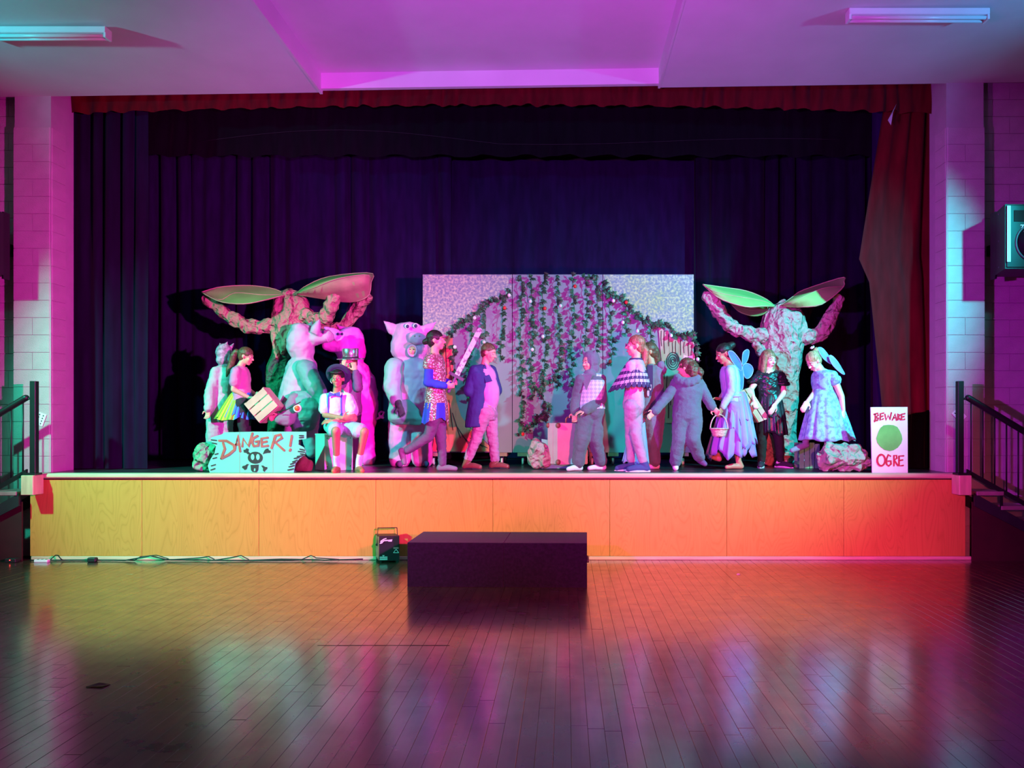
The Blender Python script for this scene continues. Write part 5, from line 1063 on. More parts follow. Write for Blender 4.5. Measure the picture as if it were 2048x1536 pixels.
G().ell(P(654, 690, d-.05), (.022, 0, 0), (0, .075, 0), (0, 0, .075), 14, 9).obj('snout_end', M_pig, B_)
for q in (676, 684): G().ell(P(q, 668, d-.26), (.018, 0, 0), (0, .014, 0), (0, 0, .02), 10, 7).obj('printed_eye', M_eyed, B_)
for px in (698, 738): g = G(); g.cap(P(px+2, 925, d-.02), P(px-10, 926, d-.08), .048, .04, 12); g.rem('shoe', M_pig, B_, vox=.009, it=2)
# C (facing the hall)
d = 9.95; g = G()
pear(g, [(817, 646, 14, 0), (817, 649, 24, 0), (818, 658, 29, 0), (818, 672, 32, 0), (818, 688, 36, 0), (818, 702, 37, 0), (818, 712, 32, 0), (819, 719, 24, 0)], d, .85)
pear(g, [(819, 714, 24, 0), (819, 724, 33, 0), (819, 742, 40, 0), (819, 770, 40, 0), (819, 800, 41, 0), (819, 825, 43, 0), (819, 843, 40, 0), (819, 856, 30, 0), (819, 860, 14, 0)], d, .8)
ear(g, (793, 665), (766, 641), 12, d, -.03); ear(g, (844, 664), (875, 642), 12, d, -.03); g.ell(P(834, 676, d-.26), (.115, 0, 0), (0, .08, 0), (0, 0, .085), 16, 10)
for px, p2 in ((799, 799), (843, 845)): g.cap(P(px, 850, d), P(p2, 918, d), .145, .135, 18)
g.chain([P(790, 738, d-.12), P(784, 775, d-.18), P(794, 806, d-.26)], [.125, .105, .075], 16); g.chain([P(848, 738, d-.05), P(856, 775, d), P(852, 806, d-.05)], [.125, .105, .075], 16)
Cp = g.rem('person', M_pig2, None, V((P(819, 930, d).x, d, SZ)), vox=.014, it=6, wr=((.010, 3), (.004, 10)), post=onfloor); tag(Cp, 'person in an inflated pink pig costume facing the hall, face showing in the mouth opening', 'person')
for px, py in ((815, 652.5), (831.5, 651.5)):
    g = G(); g.ell(P(px, py, d-.205), (.036, 0, 0), (0, .02, 0), (0, 0, .034), 14, 9); e = g.obj('printed_eye', M_eyew, Cp); G().ell(P(px, py+.3, d-.222), (.023, 0, 0), (0, .01, 0), (0, 0, .023), 12, 8).obj('pupil', M_eyed, e)
for px in (829, 839): G().ell(P(px, 672, d-.338), (.011, 0, 0), (0, .008, 0), (0, 0, .012), 8, 6).obj('nostril', mat('nostril_pink', (.5, .25, .35), .6), Cp)
g = G(); g.tube([P(825+8.5*math.cos(a), 701.5+10.5*math.sin(a), d-.275) for a in np.linspace(0, 2*PI, 25)], .014, 8, cap=False); g.obj('mouth_rim', M_pig2, Cp)
fc = P(825, 701.5, d-.262); g = G(); g.ell(fc, (.052, 0, 0), (0, .03, 0), (0, 0, .066), 14, 10); g.cap(fc+V((0, -.028, .008)), fc+V((0, -.042, -.014)), .007, .011, 8); fo = g.rem('face', SK1, Cp, vox=.005, it=2)
for s in (-1, 1): G().ell(fc+V((s*.022, -.027, .016)), (.011, 0, 0), (0, .006, 0), (0, 0, .006), 8, 6).obj('eye', M_iris, fo)
G().ell(fc+V((0, -.028, -.034)), (.017, 0, 0), (0, .005, 0), (0, 0, .006), 8, 6).obj('mouth', M_lip, fo)
M_glove = cloth('dark_green_glove', (.05, .12, .09)); H_ = Person(); H_.u = 1.15; H_.J = dict(ea=P(795, 803, d-.30), wa=P(799, 812, d-.36)); g = G(); hand(g, H_, 'a', dict(dir=(.35, -.1, -.9), nrm=(0, -1, 0), curl=.7)); g.cap(H_.J['ea'], H_.J['wa'], .05, .04, 10); g.rem('glove', M_glove, Cp, vox=.0065, it=2)
M_pshoe = cloth('violet_trainers', (.16, .08, .22))
for px in (797, 849): g = G(); g.cap(P(px, 926, d-.02), P(px+3, 928, d-.17), .05, .042, 12); g.rem('shoe', M_pshoe, Cp, vox=.009, it=2)
g = G(); g.chain([P(790, 735, d-.14), P(784, 775, d-.2), P(793, 800, d-.27)], [.132, .112, .085], 16); g.rem('sleeve', pigc('teal_lit_sleeve', (.30, .46, .48)), Cp, vox=.012, it=4, wr=((.008, 5),))  # shell over one arm, coloured for the teal light falling on it
g = G(); pear(g, [(800, 800, 22, -.16), (808, 822, 33, -.2), (812, 838, 34, -.2), (814, 850, 26, -.16)], d, .72); g.rem('teal_lit_front', M_pigteal, Cp, vox=.012, it=5, wr=((.01, 4),))
# ---- 5 child with the silver top hat
M_plum = cloth('plum_jacket', (.20, .08, .24)); M_silver = mat('silver_hat', (.75, .75, .78), .22, metal=.9, var=.05)
C = person('person in a plum jacket holding a silver top hat on, behind the seated boy', 9.62, .95, -20,
  dict(nk=(702, 744), sa=(690, 754, .02), ea=(683, 770, -.16), wa=(687, 739, -.16), sb=(714, 754, -.02), eb=(717, 776, -.14), wb=(711, 741, -.16), ha=(697, 822, .0), hb=(709, 822, -.0), ka=(697, 876), na=(697, 921), kb=(709, 876), nb=(709, 921)), (701, 727), (-12, -6, 0), sk=SK1,
  hands=dict(a=dict(dir=(.05, -.1, 1), nrm=(.3, .9, 0), curl=.6), b=dict(dir=(-.3, .1, 1), nrm=(-.3, .9, 0), curl=.8)))
top(C, M_plum, 1.9, .015, t0=-.2, name='jacket'); pants(C, M_leg, 1.95, .01); shoes(C, M_leg); hair(C, H_brown)
c = C.loc(0, -.01, .058); ax = C.hR[2]
g = G(); g.ell(C.pel.lerp(C.nk, .62)+C.ff*.108*C.u, C.ss*.045, C.ff*.012, C.up*.17, 12, 9); g.obj('shirt_front', cloth('cream_shirt_front', (.72, .66, .58)), C.o)
t = thing('top_hat', c, 'shiny silver top hat held on the head of the child in the plum jacket', 'hat')
g = G(); lathe(g, c, [(.168, -.004), (.172, .002), (.168, .008), (.098, .008), (.098, .014)], 28, ax=ax); g.obj('brim', M_silver, t)
g = G(); lathe(g, c, [(.098, .004), (.096, .06), (.102, .128), (.096, .134), (.001, .134)], 28, ax=ax); g.obj('crown', M_silver, t)
g = G(); lathe(g, c, [(.0995, .008), (.0985, .03), (.096, .03)], 28, ax=ax); g.obj('hat_band', M_leg, t)
# ---- 6 seated boy
M_shirt = cloth('white_shirt', (.80, .78, .80), bump=.15); M_short = cloth('pale_blue_shorts', (.42, .58, .72)); M_blueb = cloth('blue_satin', (.08, .12, .62), rough=.5); M_tan = mat('tan_leather', (.42, .17, .08), .45, var=.1); M_felt = cloth('navy_felt', (.035, .05, .11)); M_sockw = cloth('white_sock', (.80, .84, .84))
C = person('person in a white shirt, blue bow tie and braces, seated on a box', 9.0, .98, 4,
  dict(nk=(673, 785, .02), sa=(650, 797, .02), ea=(650, 830, -.05), wa=(686, 836, -.2), sb=(698, 797, .02), eb=(709, 838, -.05), wb=(666, 842, -.2), ha=(664, 852, .02), hb=(684, 853, .02), ka=(672, 862, -.36), na=(673, 922, -.15), kb=(729, 864, -.26), nb=(718, 921, -.12), ta=5, tb=28), (675, 758, -.02), (4, 4, 2), sk=SK2, mic=True,
  hands=dict(a=dict(dir=(1, .05, .12), nrm=(0, .8, .3), curl=.25), b=dict(dir=(-1, .1, -.05), nrm=(0, .6, -.6), curl=.35)))
top(C, M_shirt, .66, .014, t0=-.06, name='shirt', flare=.016)
pants(C, M_short, .80, .014, t1=.1, name='shorts', flare=.016); socks(C, M_sockw, .075); shoes(C, M_tan, M_tan, 0, fat=1.06)
hair(C, H_dark, [([(-.06, .055, .075), (-.02, .078, .066), (.03, .077, .066), (.06, .055, .075)], [.018, .016, .016, .018])])
def chest(x, t, o=.012): 
    rx, ry = tors(t); rx *= C.u*C.g; ry *= C.u*C.g; return C.pel+(C.nk-C.pel)*t+C.ss*x+C.ff*(ry*math.sqrt(max(.05, 1-(x/rx)**2))+.014+o)
for s in (-1, 1): G().tube([chest(s*.075, t_, .006) for t_ in (.02, .15, .3, .45, .6, .72, .82, .9)]+[C.nk+C.ss*s*.07-C.up*.02+C.ff*.03], .010, 6).obj('brace', M_blueb, C.o)
bc = chest(0, .93, .022)
for s in (-1, 1): G().prism([bc+C.ss*s*.008+C.up*.01, bc+C.ss*s*.062+C.up*.032, bc+C.ss*s*.066-C.up*.028, bc+C.ss*s*.008-C.up*.01], C.ff*.014).obj('bow_tie', M_blueb, C.o, sm=False)
G().ell(bc+C.ff*.012, C.ss*.013, C.ff*.012, C.up*.015, 10, 7).obj('bow_knot', M_blueb, C.o)
for s in (-1, 1): G().prism([C.nk+C.ss*s*.012+C.ff*.062-C.up*.012, C.nk+C.ss*s*.055+C.ff*.055+C.up*.012, C.nk+C.ss*s*.078+C.ff*.062-C.up*.045, C.nk+C.ss*s*.03+C.ff*.085-C.up*.06], C.ff*.008).obj('collar', M_shirt, C.o, sm=False)
c = C.loc(0, -.055, .055); s_, f_, u_ = C.hR; ax = (u_*.62-f_*.8).normalized()
t = thing('bowler_hat', c, 'navy felt hat tipped back on the head of the seated boy', 'hat')
g = G(); lathe(g, c, [(.138, .022), (.146, .012), (.140, .004), (.095, -.006), (.085, .004)], 28, ax=ax); g.obj('brim', M_felt, t)
g = G(); lathe(g, c, [(.093, -.004), (.092, .04), (.084, .085), (.06, .108), (.03, .112), (.001, .108)], 28, ax=ax); g.obj('crown', M_felt, t)
g = G(); lathe(g, c, [(.0955, .0), (.0945, .03), (.09, .03)], 28, ax=ax); g.obj('hat_band', M_blueb, t)
g = G(); g.ell(c+ax*.10+s_*-.035, (.045, 0, 0), (0, .025, 0), (0, 0, .03), 10, 7); g.obj('hat_trim', M_plum, t)
# ---- 8 girl knight with the sword
def sequin_mat():
    m, nt, b, mp = node_mat('silver_sequins', .25); N = nt.nodes; L = nt.links
    v = N.new('ShaderNodeTexVoronoi'); v.inputs['Scale'].default_value = 42; L.new(mp.outputs[0], v.inputs['Vector'])
    L.new(ramp(nt, v.outputs['Distance'], [(.25, (.80, .78, .76)), (.5, (.35, .18, .2))]), b.inputs['Base Color']); b.inputs['Metallic'].default_value = .35
    bp = N.new('ShaderNodeBump'); bp.inputs['Strength'].default_value = .8; bp.inputs['Distance'].default_value = .01; L.new(v.outputs['Distance'], bp.inputs['Height']); L.new(bp.outputs[0], b.inputs['Normal']); return m
M_seq = sequin_mat(); M_royal = cloth('royal_blue_jersey', (.03, .06, .62)); M_purp = cloth('violet_leggings', (.13, .08, .17))
C = person('person in a sequinned tunic with royal blue sleeves, holding a speckled sword', 9.05, 1.04, 78,
  dict(nk=(869, 707), sa=(860, 722, -.13), ea=(856, 765, -.16), wa=(892, 772, -.2), sb=(876, 720, .12), eb=(884, 762, .12), wb=(899, 766, .02), ha=(871, 826, -.08), hb=(877, 826, .08), ka=(858, 872, -.06), na=(813, 902, -.02), kb=(882, 880, .07), nb=(885, 928, .07), ta=(809, 926, -.02), tb=84), (873, 681), (88, 2, 0), sk=SK1,
  hands=dict(a=dict(dir=(1, .05, .05), nrm=(0, .9, .2), curl=1.5, size=.9), b=dict(dir=(1, -.1, .1), nrm=(0, -.9, .0), curl=1.5, size=.9)))
pants(C, M_purp, 1.97, .006, name='leggings'); top(C, M_royal, 1.97, .010, t0=.0, name='jersey'); socks(C, cloth('grey_violet_sock', (.22, .18, .26)), .04)
tun = top(C, M_seq, .22, .022, t0=-.02, name='tunic', flare=.012, t1=.945)
h0, h1, h2 = P(872, 795, 9.05), P(871, 818, 9.05), P(870, 842, 9.05); skirt(C, 'tunic_skirt', M_seq, h0, .125, .15, h1, .138, .17, 9, .03, 0, n=72, seed=2)
skirt(C, 'tunic_flap', None, P(872, 806, 9.05), .134, .163, h2, .152, .19, 9, .05, .18, n=72, seed=2, mats=([M_seq, M_royal], [0]*13+[1]*4+[0]*2+[1]*3+[0]*2))
hair(C, H_dark, [([(0, -.10, -.0), (0, -.135, -.012)], [.04, .034])]); 
t = thing('toy_sword', P(906, 756, 9.0), 'white speckled toy sword held up by the girl in the sequinned tunic', 'sword')
M_blade = mat('speckled_white_foam', (.78, .74, .80), .5, col2=(.22, .2, .25), scale=22, thresh=(.42, .5)); A, B = P(914, 750, 9.0), P(960, 659, 8.93); dr = (B-A).normalized(); sd = dr.cross(V((0, -1, 0))).normalized()
hw_ = .029; ol = [A-sd*hw_, A+sd*hw_, B-dr*.02+sd*hw_, B+sd*hw_*.6+dr*.01, B+dr*.02, B-sd*hw_*.6+dr*.01, B-dr*.02-sd*hw_]; n_ = sd.cross(dr).normalized(); o = G().prism([p-n_*.009 for p in ol], n_*.018).obj('blade', M_blade, t, sm=False)
G().box(A-dr*.015, sd*.095, dr*.017, n_*.02).obj('guard', M_purp, t, sm=False); G().cap(A-dr*.03, A-dr*.2, .016, .015, 12).obj('grip', M_plum, t); G().ball(A-dr*.215, .022, 12, 8).obj('pommel', M_purp, t)
# ---- 9 boy in a navy jacket
M_navyj = cloth('navy_jacket', (.035, .035, .20)); M_pshirt = cloth('pink_shirt', (.70, .26, .58), bump=.1); M_ptr = cloth('pale_pink_trousers', (.46, .20, .38)); M_boot = mat('red_brown_boot', (.26, .09, .07), .4, var=.12)
C = person('person in a navy jacket over a pink shirt, walking to the right', 9.5, 1.02, 72,
  dict(nk=(968, 731), sa=(950, 742, -.13), ea=(938, 782, -.14), wa=(966, 766, -.10), sb=(982, 742, .1), eb=(994, 780, .1), wb=(984, 800, -.02), ha=(967, 826, -.08), hb=(979, 826, .08), ka=(953, 876, -.06), na=(936, 918, -.05), kb=(986, 877, .07), nb=(990, 921, .07), ta=74, tb=80), (978, 706), (74, -16, 0), sk=SK1, girth=1.12, hands=dict(a=dict(dir=(.9, .2, .25), nrm=(0, .9, 0), curl=.5)))
pants(C, M_ptr, 1.95, .012, wr=((.008, 9), (.003, 22)), flare=.004)
def belly(g): g.ell(C.pel.lerp(C.nk, .42)+C.ff*.055, C.ss*.15, C.ff*.12, C.up*.24, 16, 10); g.ell(C.pel.lerp(C.nk, .75)+C.ff*.04, C.ss*.14, C.ff*.10, C.up*.14, 16, 10)
top(C, M_pshirt, 1.9, .008, t0=-.13, name='shirt', extra=belly, wr=((.003, 7),))
g = G(); u = C.u; bk = -C.ff
for t0_, t1_, ofs in ((-.28, .93, .0),): g.loft([ring(C.pel+(C.nk-C.pel)*t_-C.ff*(.045+.10*max(0, .45-t_))-C.ss*.03, C.ss*(tors(max(t_, -.05))[0]*1.12*u+.05), C.ff*(tors(max(t_, -.05))[1]*1.12*u+.026), 20) for t_ in np.linspace(t0_, t1_, 12)])
for k in 'ab': sleeve(g, C, k, 1.9, .026)
g.rem('jacket', M_navyj, C.o, vox=.0095, it=3, wr=((.006, 5), (.002, 16)), seed=8)
for s in (-1,): G().prism([C.nk+C.ss*s*.07+C.ff*.045, C.nk.lerp(C.pel, .35)+C.ss*s*.10+C.ff*.145, C.nk.lerp(C.pel, .38)+C.ss*s*.155+C.ff*.085, C.nk.lerp(C.pel, .12)+C.ss*s*.13+C.ff*.03], C.ss*s*.010).obj('lapel', M_navyj, C.o, sm=False)
for s in (-1, 1): G().prism([C.nk+C.ss*s*.02+C.ff*.06+C.up*.0, C.nk+C.ss*s*.065+C.ff*.03+C.up*.03, C.nk+C.ss*s*.07+C.ff*.07-C.up*.04, C.nk+C.ss*s*.03+C.ff*.09-C.up*.05], C.ff*.008).obj('collar', M_pshirt, C.o, sm=False)
shoes(C, M_boot, M_leg, .11, 'boot', fat=1.08); hair(C, H_brown, vol=.965)
# ---- 10 hooded boy with the checked vest
def argyle():
    m, nt, b, mp = node_mat('checked_knit', .85); N = nt.nodes; L = nt.links; mp.inputs['Rotation'].default_value = (0, PI/4, 0); mp.inputs['Scale'].default_value = (30, 0, 30)
    c = N.new('ShaderNodeTexChecker'); c.inputs['Scale'].default_value = 1; c.inputs['Color1'].default_value = (.62, .60, .68, 1); c.inputs['Color2'].default_value = (.40, .42, .54, 1); L.new(mp.outputs[0], c.inputs['Vector']); L.new(c.outputs['Color'], b.inputs['Base Color']); return m
M_fleece = cloth('grey_fleece', (.12, .14, .18), bump=.6, bscale=120, sheen=.2); M_fleece2 = cloth('grey_violet_fleece', (.18, .16, .23), bump=.6, bscale=120, sheen=.2); M_arg = argyle()
d = 9.2; C = person('person in a grey hooded suit with ears and a pale checked knitted vest, facing left', d, 1.0, -22,
  dict(nk=(1181, 750), sa=(1162, 760, -.06), ea=(1153, 794, -.02), wa=(1149, 824, -.06), sb=(1201, 759, .04), eb=(1203, 800, -.02), wb=(1170, 821, -.2), ha=(1173, 826, -.02), hb=(1191, 826, .02), ka=(1164, 876, -.08), na=(1156, 927, -.06), kb=(1190, 878, -.02), nb=(1202, 925, .06), ta=-50, tb=-70), (1179, 725), (-52, -6, 0), sk=SK1, hands=dict(a=dict(curl=.7, dir=(.0, -.1, -1)), b=dict(dir=(-.95, -.1, -.25), nrm=(0, .3, -1), curl=.6)))
onesie(C, M_fleece, .03, extra=lambda g: [g.cap(C.J['k'+k].lerp(C.J['n'+k], .6), C.J['k'+k].lerp(C.J['n'+k], .85), .075, .07, 14) for k in 'ab']); hood(C, M_fleece2, [((-.06, .02, .115), (-.07, .03, .155), .026, .012), ((.07, -.03, .105), (.085, -.035, .14), .026, .012)])
def vneck(me, org):
    pass
g = G(); g.loft(tor_rings(C, .1, .86, .042, 10)); 
for k in 'ab': g.cap(C.nk-C.up*.06, C.nk.lerp(C.J['s'+k], .78)-C.up*.012, .085, .078, 14)
g.rem('knitted_vest', M_arg, C.o, vox=.0095, it=3, wr=((.004, 6),))
vc = C.pel.lerp(C.nk, .80)+C.ff*.150; G().prism([vc-C.ss*.075+C.up*.085-C.ff*.03, vc-C.up*.095-C.ff*.001, vc+C.ss*.075+C.up*.085-C.ff*.03, vc+C.up*.11-C.ff*.05], C.ff*.014).obj('neck_opening', M_fleece2, C.o, sm=False)
socks(C, M_sockw, .02)
# ---- 11 girl with the owl feather cape
M_lil = cloth('pale_lilac_trousers', (.46, .30, .46)); M_pk2 = cloth('pale_pink_top', (.62, .38, .52)); M_fd = cloth('dark_feather', (.07, .03, .14), bump=0); M_fl = cloth('pale_feather', (.66, .46, .66), bump=0); M_sneak = cloth('navy_trainer', (.06, .06, .24)); M_solew = mat('white_sole', (.75, .72, .78), .6)
d = 9.08; C = person('person in a scalloped owl feather cape and mask with a reddish ponytail, facing left', d, 1.1, -75,
  dict(nk=(1272, 716), sa=(1262, 732, -.1), ea=(1268, 764, -.13), wa=(1267, 774, .0), sb=(1278, 732, .1), eb=(1281, 764, .12), wb=(1266, 780, .05), ha=(1264, 812, -.08), hb=(1270, 812, .08), ka=(1262, 868, .06), na=(1263, 922, .08), kb=(1272, 868, -.08), nb=(1286, 922, -.10), ta=-84, tb=-80), (1270, 692), (-86, 2, 0), sk=SK1)
pants(C, M_lil, 1.96, .010, flare=.004); top(C, M_pk2, 1.9, .012, t0=-.06, name='top'); socks(C, cloth('blue_sock', (.08, .2, .6)), .05); shoes(C, M_sneak, M_solew, .01, 'trainer', fat=1.12)
hair(C, H_red, [([(0, -.09, -.02), (0, -.12, -.05), (0, -.12, -.13), (.01, -.10, -.22), (.0, -.09, -.27)], [.05, .045, .04, .032, .012]), ([(-.05, .03, .085), (-.07, -.03, .05), (-.06, -.09, .0)], [.02, .026, .03])])
L = C.loc; g = G(); g.tube([L(.0, .099, .004), L(-.045, .083, .006), L(-.078, .02, .012), L(-.083, -.05, .0), L(-.05, -.11, -.012)], .009, 6); mk = g.obj('mask', M_fd, C.o); G().prism([L(.0, .104, .028), L(-.03, .094, .03), L(-.055, .072, .012), L(-.03, .09, -.02), L(0, .108, -.014)], C.hR[0]*-.006).obj('mask_front', M_fl, mk, sm=False)
# cape: rows of rounded feathers hung round the shoulders
def cape(C, c0, c1, r0, r1, rows, n, q0, q1, parent, tilt=V((0, 0, 0)), el_=1.0):
    def at(q, t): c = c0.lerp(c1, t); a = r0+(r1-r0)*t; return c+V((math.cos(q)*a*el_, math.sin(q)*a, 0))+tilt*(t*max(0, -math.cos(q)))
    g = G(); g.loft([[at(q0+(q1-q0)*i/30, t/8*.9) for i in range(31)] for t in range(9)], False, False); 
    g.loft([[at(q0+(q1-q0)*i/30, t/8*.9)*1.0+V((0, 0, 0))-(at(q0+(q1-q0)*i/30, t/8*.9)-c0.lerp(c1, t/8*.9))*.04 for i in range(31)] for t in range(9)], False, False)
    cp = g.obj('cape', M_fd, parent, fix=False); cnt = 0
    for r in range(rows):
        t0 = .10+r*(.80/rows); t1 = t0+.80/rows*1.75
        for i in range(n):
            if cnt > 290: break
            q = q0+(q1-q0)*(i+(.5 if r % 2 else .0)+.25)/n
            if q > q1: continue
            w = (q1-q0)/n*.46; pts = []; nn = V((math.cos(q), math.sin(q), .25)).normalized()*(.006+.004*(r+1)*.3)
            for a, b_ in ((-1, 0), (-1, .62), (-.8, .82), (-.4, .96), (0, 1), (.4, .96), (.8, .82), (1, .62), (1, 0)): pts.append(at(q+a*w, t0+(t1-t0)*b_)+nn)
            G().prism(pts, nn*.45).obj('feather', M_fl if r % 2 == 0 else M_fd, cp, sm=False); cnt += 1
cc = V((C.nk.x, C.nk.y, C.nk.z-.005)); cape(C, cc, V((P(1261, 779, d).x, d, P(1261, 779, d).z)), .085, .26, 8, 17, -PI*1.22, PI*.22, C.o, V((-.03, 0, -.05)), .86)
g = G(); c0, c1 = P(1277, 838, d+.12), P(1271, 924, d+.16); skirt(C, 'coat_tail', cloth('pale_blue_cloth', (.30, .42, .72)), c0, .075, .05, c1, .155, .10, 9, .06, .06, n=60)
# ---- 12 girl behind her in the violet-grey onesie
M_on12 = cloth('violet_grey_fleece', (.19, .16, .24), bump=.6, bscale=120, sheen=.2)
d = 9.5; C = person('person in a violet-grey onesie, long brown hair, half behind the owl cape', d, 1.04, -70,
  dict(nk=(1303, 728), sa=(1300, 744, -.12), ea=(1293, 786, -.14), wa=(1288, 822, -.2), sb=(1310, 744, .1), eb=(1314, 785, .12), wb=(1306, 818, .08), ha=(1303, 824, -.07), hb=(1311, 824, .07), ka=(1303, 876, -.06), na=(1308, 925, -.05), kb=(1309, 878, .08), nb=(1302, 925, .1), ta=-75, tb=-75), (1296, 704), (-80, 0, 0), sk=SK1)
onesie(C, M_on12, .034); hood_down(C, M_on12); hair(C, H_brown, [([(0, -.08, .02), (-.02, -.11, -.08), (-.03, -.12, -.18), (-.02, -.13, -.26)], [.06, .06, .05, .02]), ([(-.06, -.05, .0), (-.07, -.06, -.12), (-.06, -.08, -.24)], [.04, .035, .015])])
for r in range(3):
    for i in range(2):
        c = P(1296+4.6*i+r*.2, 762+r*12, d-.245); G().prism([c+V((a, 0, b_)) for a, b_ in ((-.014, .03), (-.014, -.02), (-.008, -.036), (0, -.042), (.008, -.036), (.014, -.02), (.014, .03))], (0, .006, 0)).obj('feather', M_fl if (r+i) % 2 == 0 else M_fd, C.o, sm=False)
G().box(P(1300, 757, d-.232), V((.034, 0, 0)), V((0, .006, 0)), V((0, 0, .16))).obj('cape_edge', M_fd, C.o, sm=False)
shoes(C, M_solew)
# ---- 13 child running away in the blue-grey onesie
M_on13 = cloth('blue_grey_fleece', (.11, .16, .22), bump=.6, bscale=120, sheen=.2)
d = 9.2; C = person('person in a blue-grey onesie seen from behind, white bow in curly brown hair', d, 1.0, 168,
  dict(nk=(1376, 752), sa=(1354, 766), ea=(1330, 798, -.04), wa=(1309, 824, -.1), sb=(1397, 766), eb=(1413, 794, -.02), wb=(1424, 814, -.06), ha=(1364, 832), hb=(1385, 832), ka=(1359, 880, -.04), na=(1351, 926, .0), kb=(1386, 880, -.08), nb=(1399, 915, .06), ta=175, tb=(1410, 928, .02)), (1371, 736), (-118, 4, 0), sk=SK1, girth=1.16, hands=dict(a=dict(dir=(-.6, -.3, -.5), nrm=(.4, -.9, 0), curl=.5), b=dict(dir=(.5, -.3, -.5), nrm=(-.4, -.9, 0), curl=.5)))
onesie(C, M_on13, .026, extra=lambda g: g.cap(C.J['ka'].lerp(C.J['na'], .55), C.J['ka'].lerp(C.J['na'], .85), .078, .072, 14)); hood_down(C, M_on13)
hair(C, H_brown, [([(0, -.08, .03), (.02, -.12, -.04), (.03, -.15, -.12)], [.075, .075, .04]), ([(-.05, -.07, .0), (-.06, -.12, -.09), (-.03, -.16, -.14)], [.05, .05, .025]), ([(.05, -.09, 0), (.06, -.12, -.08)], [.05, .04]), ([(0, -.13, .0), (.02, -.19, -.05), (.02, -.2, -.13)], [.05, .05, .02])], vol=1.03, wr=((.008, 11), (.003, 26)))
bw = C.loc(.0, -.02, .135); t_ = C.hR[1]
for s in (-1, 1): G().prism([bw+t_*s*.006+V((0, 0, .006)), bw+t_*s*.055+V((0, -.01, .02)), bw+t_*s*.058+V((0, -.01, -.018)), bw+t_*s*.006-V((0, 0, .006))], (0, -.016, 0)).obj('hair_bow', M_solew, C.o, sm=False)
socks(C, M_sockw, .03, 'a'); shoes(C, M_pshoe, None, .01, 'shoe', 'b')
# ---- 14 fairy with the basket
M_fair = cloth('pale_lilac_bodice', (.40, .56, .74)); M_wing = mat('blue_wing_gauze', (.10, .24, .70), .5, var=.08); M_wrim = mat('pale_wing_wire', (.35, .5, .85), .4); M_tulle = cloth('lilac_tulle', (.31, .25, .66), bump=0)
d = 9.5; C = person('person dressed as a fairy with blue wings and a ragged lilac skirt, carrying a basket', d, 1.08, -72,
  dict(nk=(1457, 728), sa=(1461, 742, -.13), ea=(1464, 780, -.16), wa=(1444, 816, -.18), sb=(1452, 742, .12), eb=(1456, 778, .12), wb=(1442, 798, .0), ha=(1467, 812, -.08), hb=(1463, 812, .08), ka=(1470, 868, -.06), na=(1477, 922, -.06), kb=(1450, 870, .08), nb=(1436, 908, .1), ta=-72, tb=(1426, 915, .1)), (1447, 708), (-82, -20, 0), sk=SK2, mic=True, hands=dict(a=dict(dir=(-.4, .0, -.9), nrm=(-.6, .6, 0), curl=1.1), b=dict(dir=(-.9, -.1, .1), nrm=(0, -.2, -1), curl=.9)))
top(C, M_fair, 1.97, .010, t0=.06, name='bodice'); hair(C, H_dark, [([(0, -.10, .06), (0, -.135, .065)], [.05, .042])], vol=.98)
w0 = V((P(1470, 785, d).x, d, P(1470, 785, d).z)); 
skirt(C, 'skirt', M_tulle, w0, .115, .10, V((P(1462, 912, d).x, d, P(1462, 905, d).z)), .27, .22, 13, .13, .16, seed=3, curve=.8)
skirt(C, 'skirt_layer', cloth('blue_tulle', (.25, .36, .72), bump=0), w0+V((0, 0, .005)), .118, .104, V((P(1470, 878, d).x, d, P(1470, 875, d).z)), .245, .21, 15, .12, .30, seed=9, curve=.75)
skirt(C, 'skirt_layer', M_tulle, w0+V((0, 0, .008)), .12, .106, V((P(1468, 845, d).x, d, P(1468, 845, d).z)), .205, .18, 12, .12, .34, seed=12, curve=.75)
pants(C, M_tulle, 1.0, .004, name='underskirt'); G().loft(tor_rings(C, .20, .27, .020, 2)).obj('sash', M_wrim, C.o)
W = lambda a, b_, dd=0: P(1380+a/5.12, 660+b_/5.12, d+dd)
lobe(C, [W(392, 226, -.10), W(440, 222, -.08), W(505, 300, .0), W(528, 360, .06), W(524, 420, .08), W(470, 370, .0), W(420, 300, -.06)], M_wing, rim=M_wrim)
lobe(C, [W(484, 400, .04), W(528, 370, .08), W(548, 470, .10), W(540, 600, .06), W(500, 606, .02), W(486, 500, .02)], M_wing, rim=M_wrim)
lobe(C, [W(540, 250, .16), W(560, 214, .2), W(590, 200, .24), W(606, 222, .26), W(592, 300, .22), W(560, 350, .16), W(536, 370, .12)], M_wing, rim=M_wrim)
lobe(C, [W(540, 370, .10), W(580, 342, .16), W(625, 360, .2), W(648, 405, .24), W(630, 465, .22), W(590, 496, .18), W(558, 470, .12)], M_wing, rim=M_wrim)
d_ = 9.28; t = thing('basket', P(1438, 874, d_), 'small pale wicker basket hanging from the hand of the fairy with blue wings', 'basket')
M_wick = mat('pale_wicker', (.66, .54, .44), .6, var=.25, scale=40, stretch=(1, 1, 3), bump=.6, bscale=60); c = P(1438, 873, d_); g = G(); R0 = 17.5*d_/F
rings = []
for k in range(9):
    t_ = k/8; r = R0*(.72+.28*t_); rings.append([c+V((math.cos(q)*r*(1+.025*math.sin(q*14+PI*k)), math.sin(q)*r*.75*(1+.025*math.sin(q*14+PI*k)), .092*t_)) for q in np.linspace(0, 2*PI, 56, endpoint=False)])
inn = [[p.lerp(c+V((0, 0, .05)), .06) for p in r] for r in rings[::-1]]; g.loft(rings+inn[:-1]); g.obj('bowl', M_wick, t)
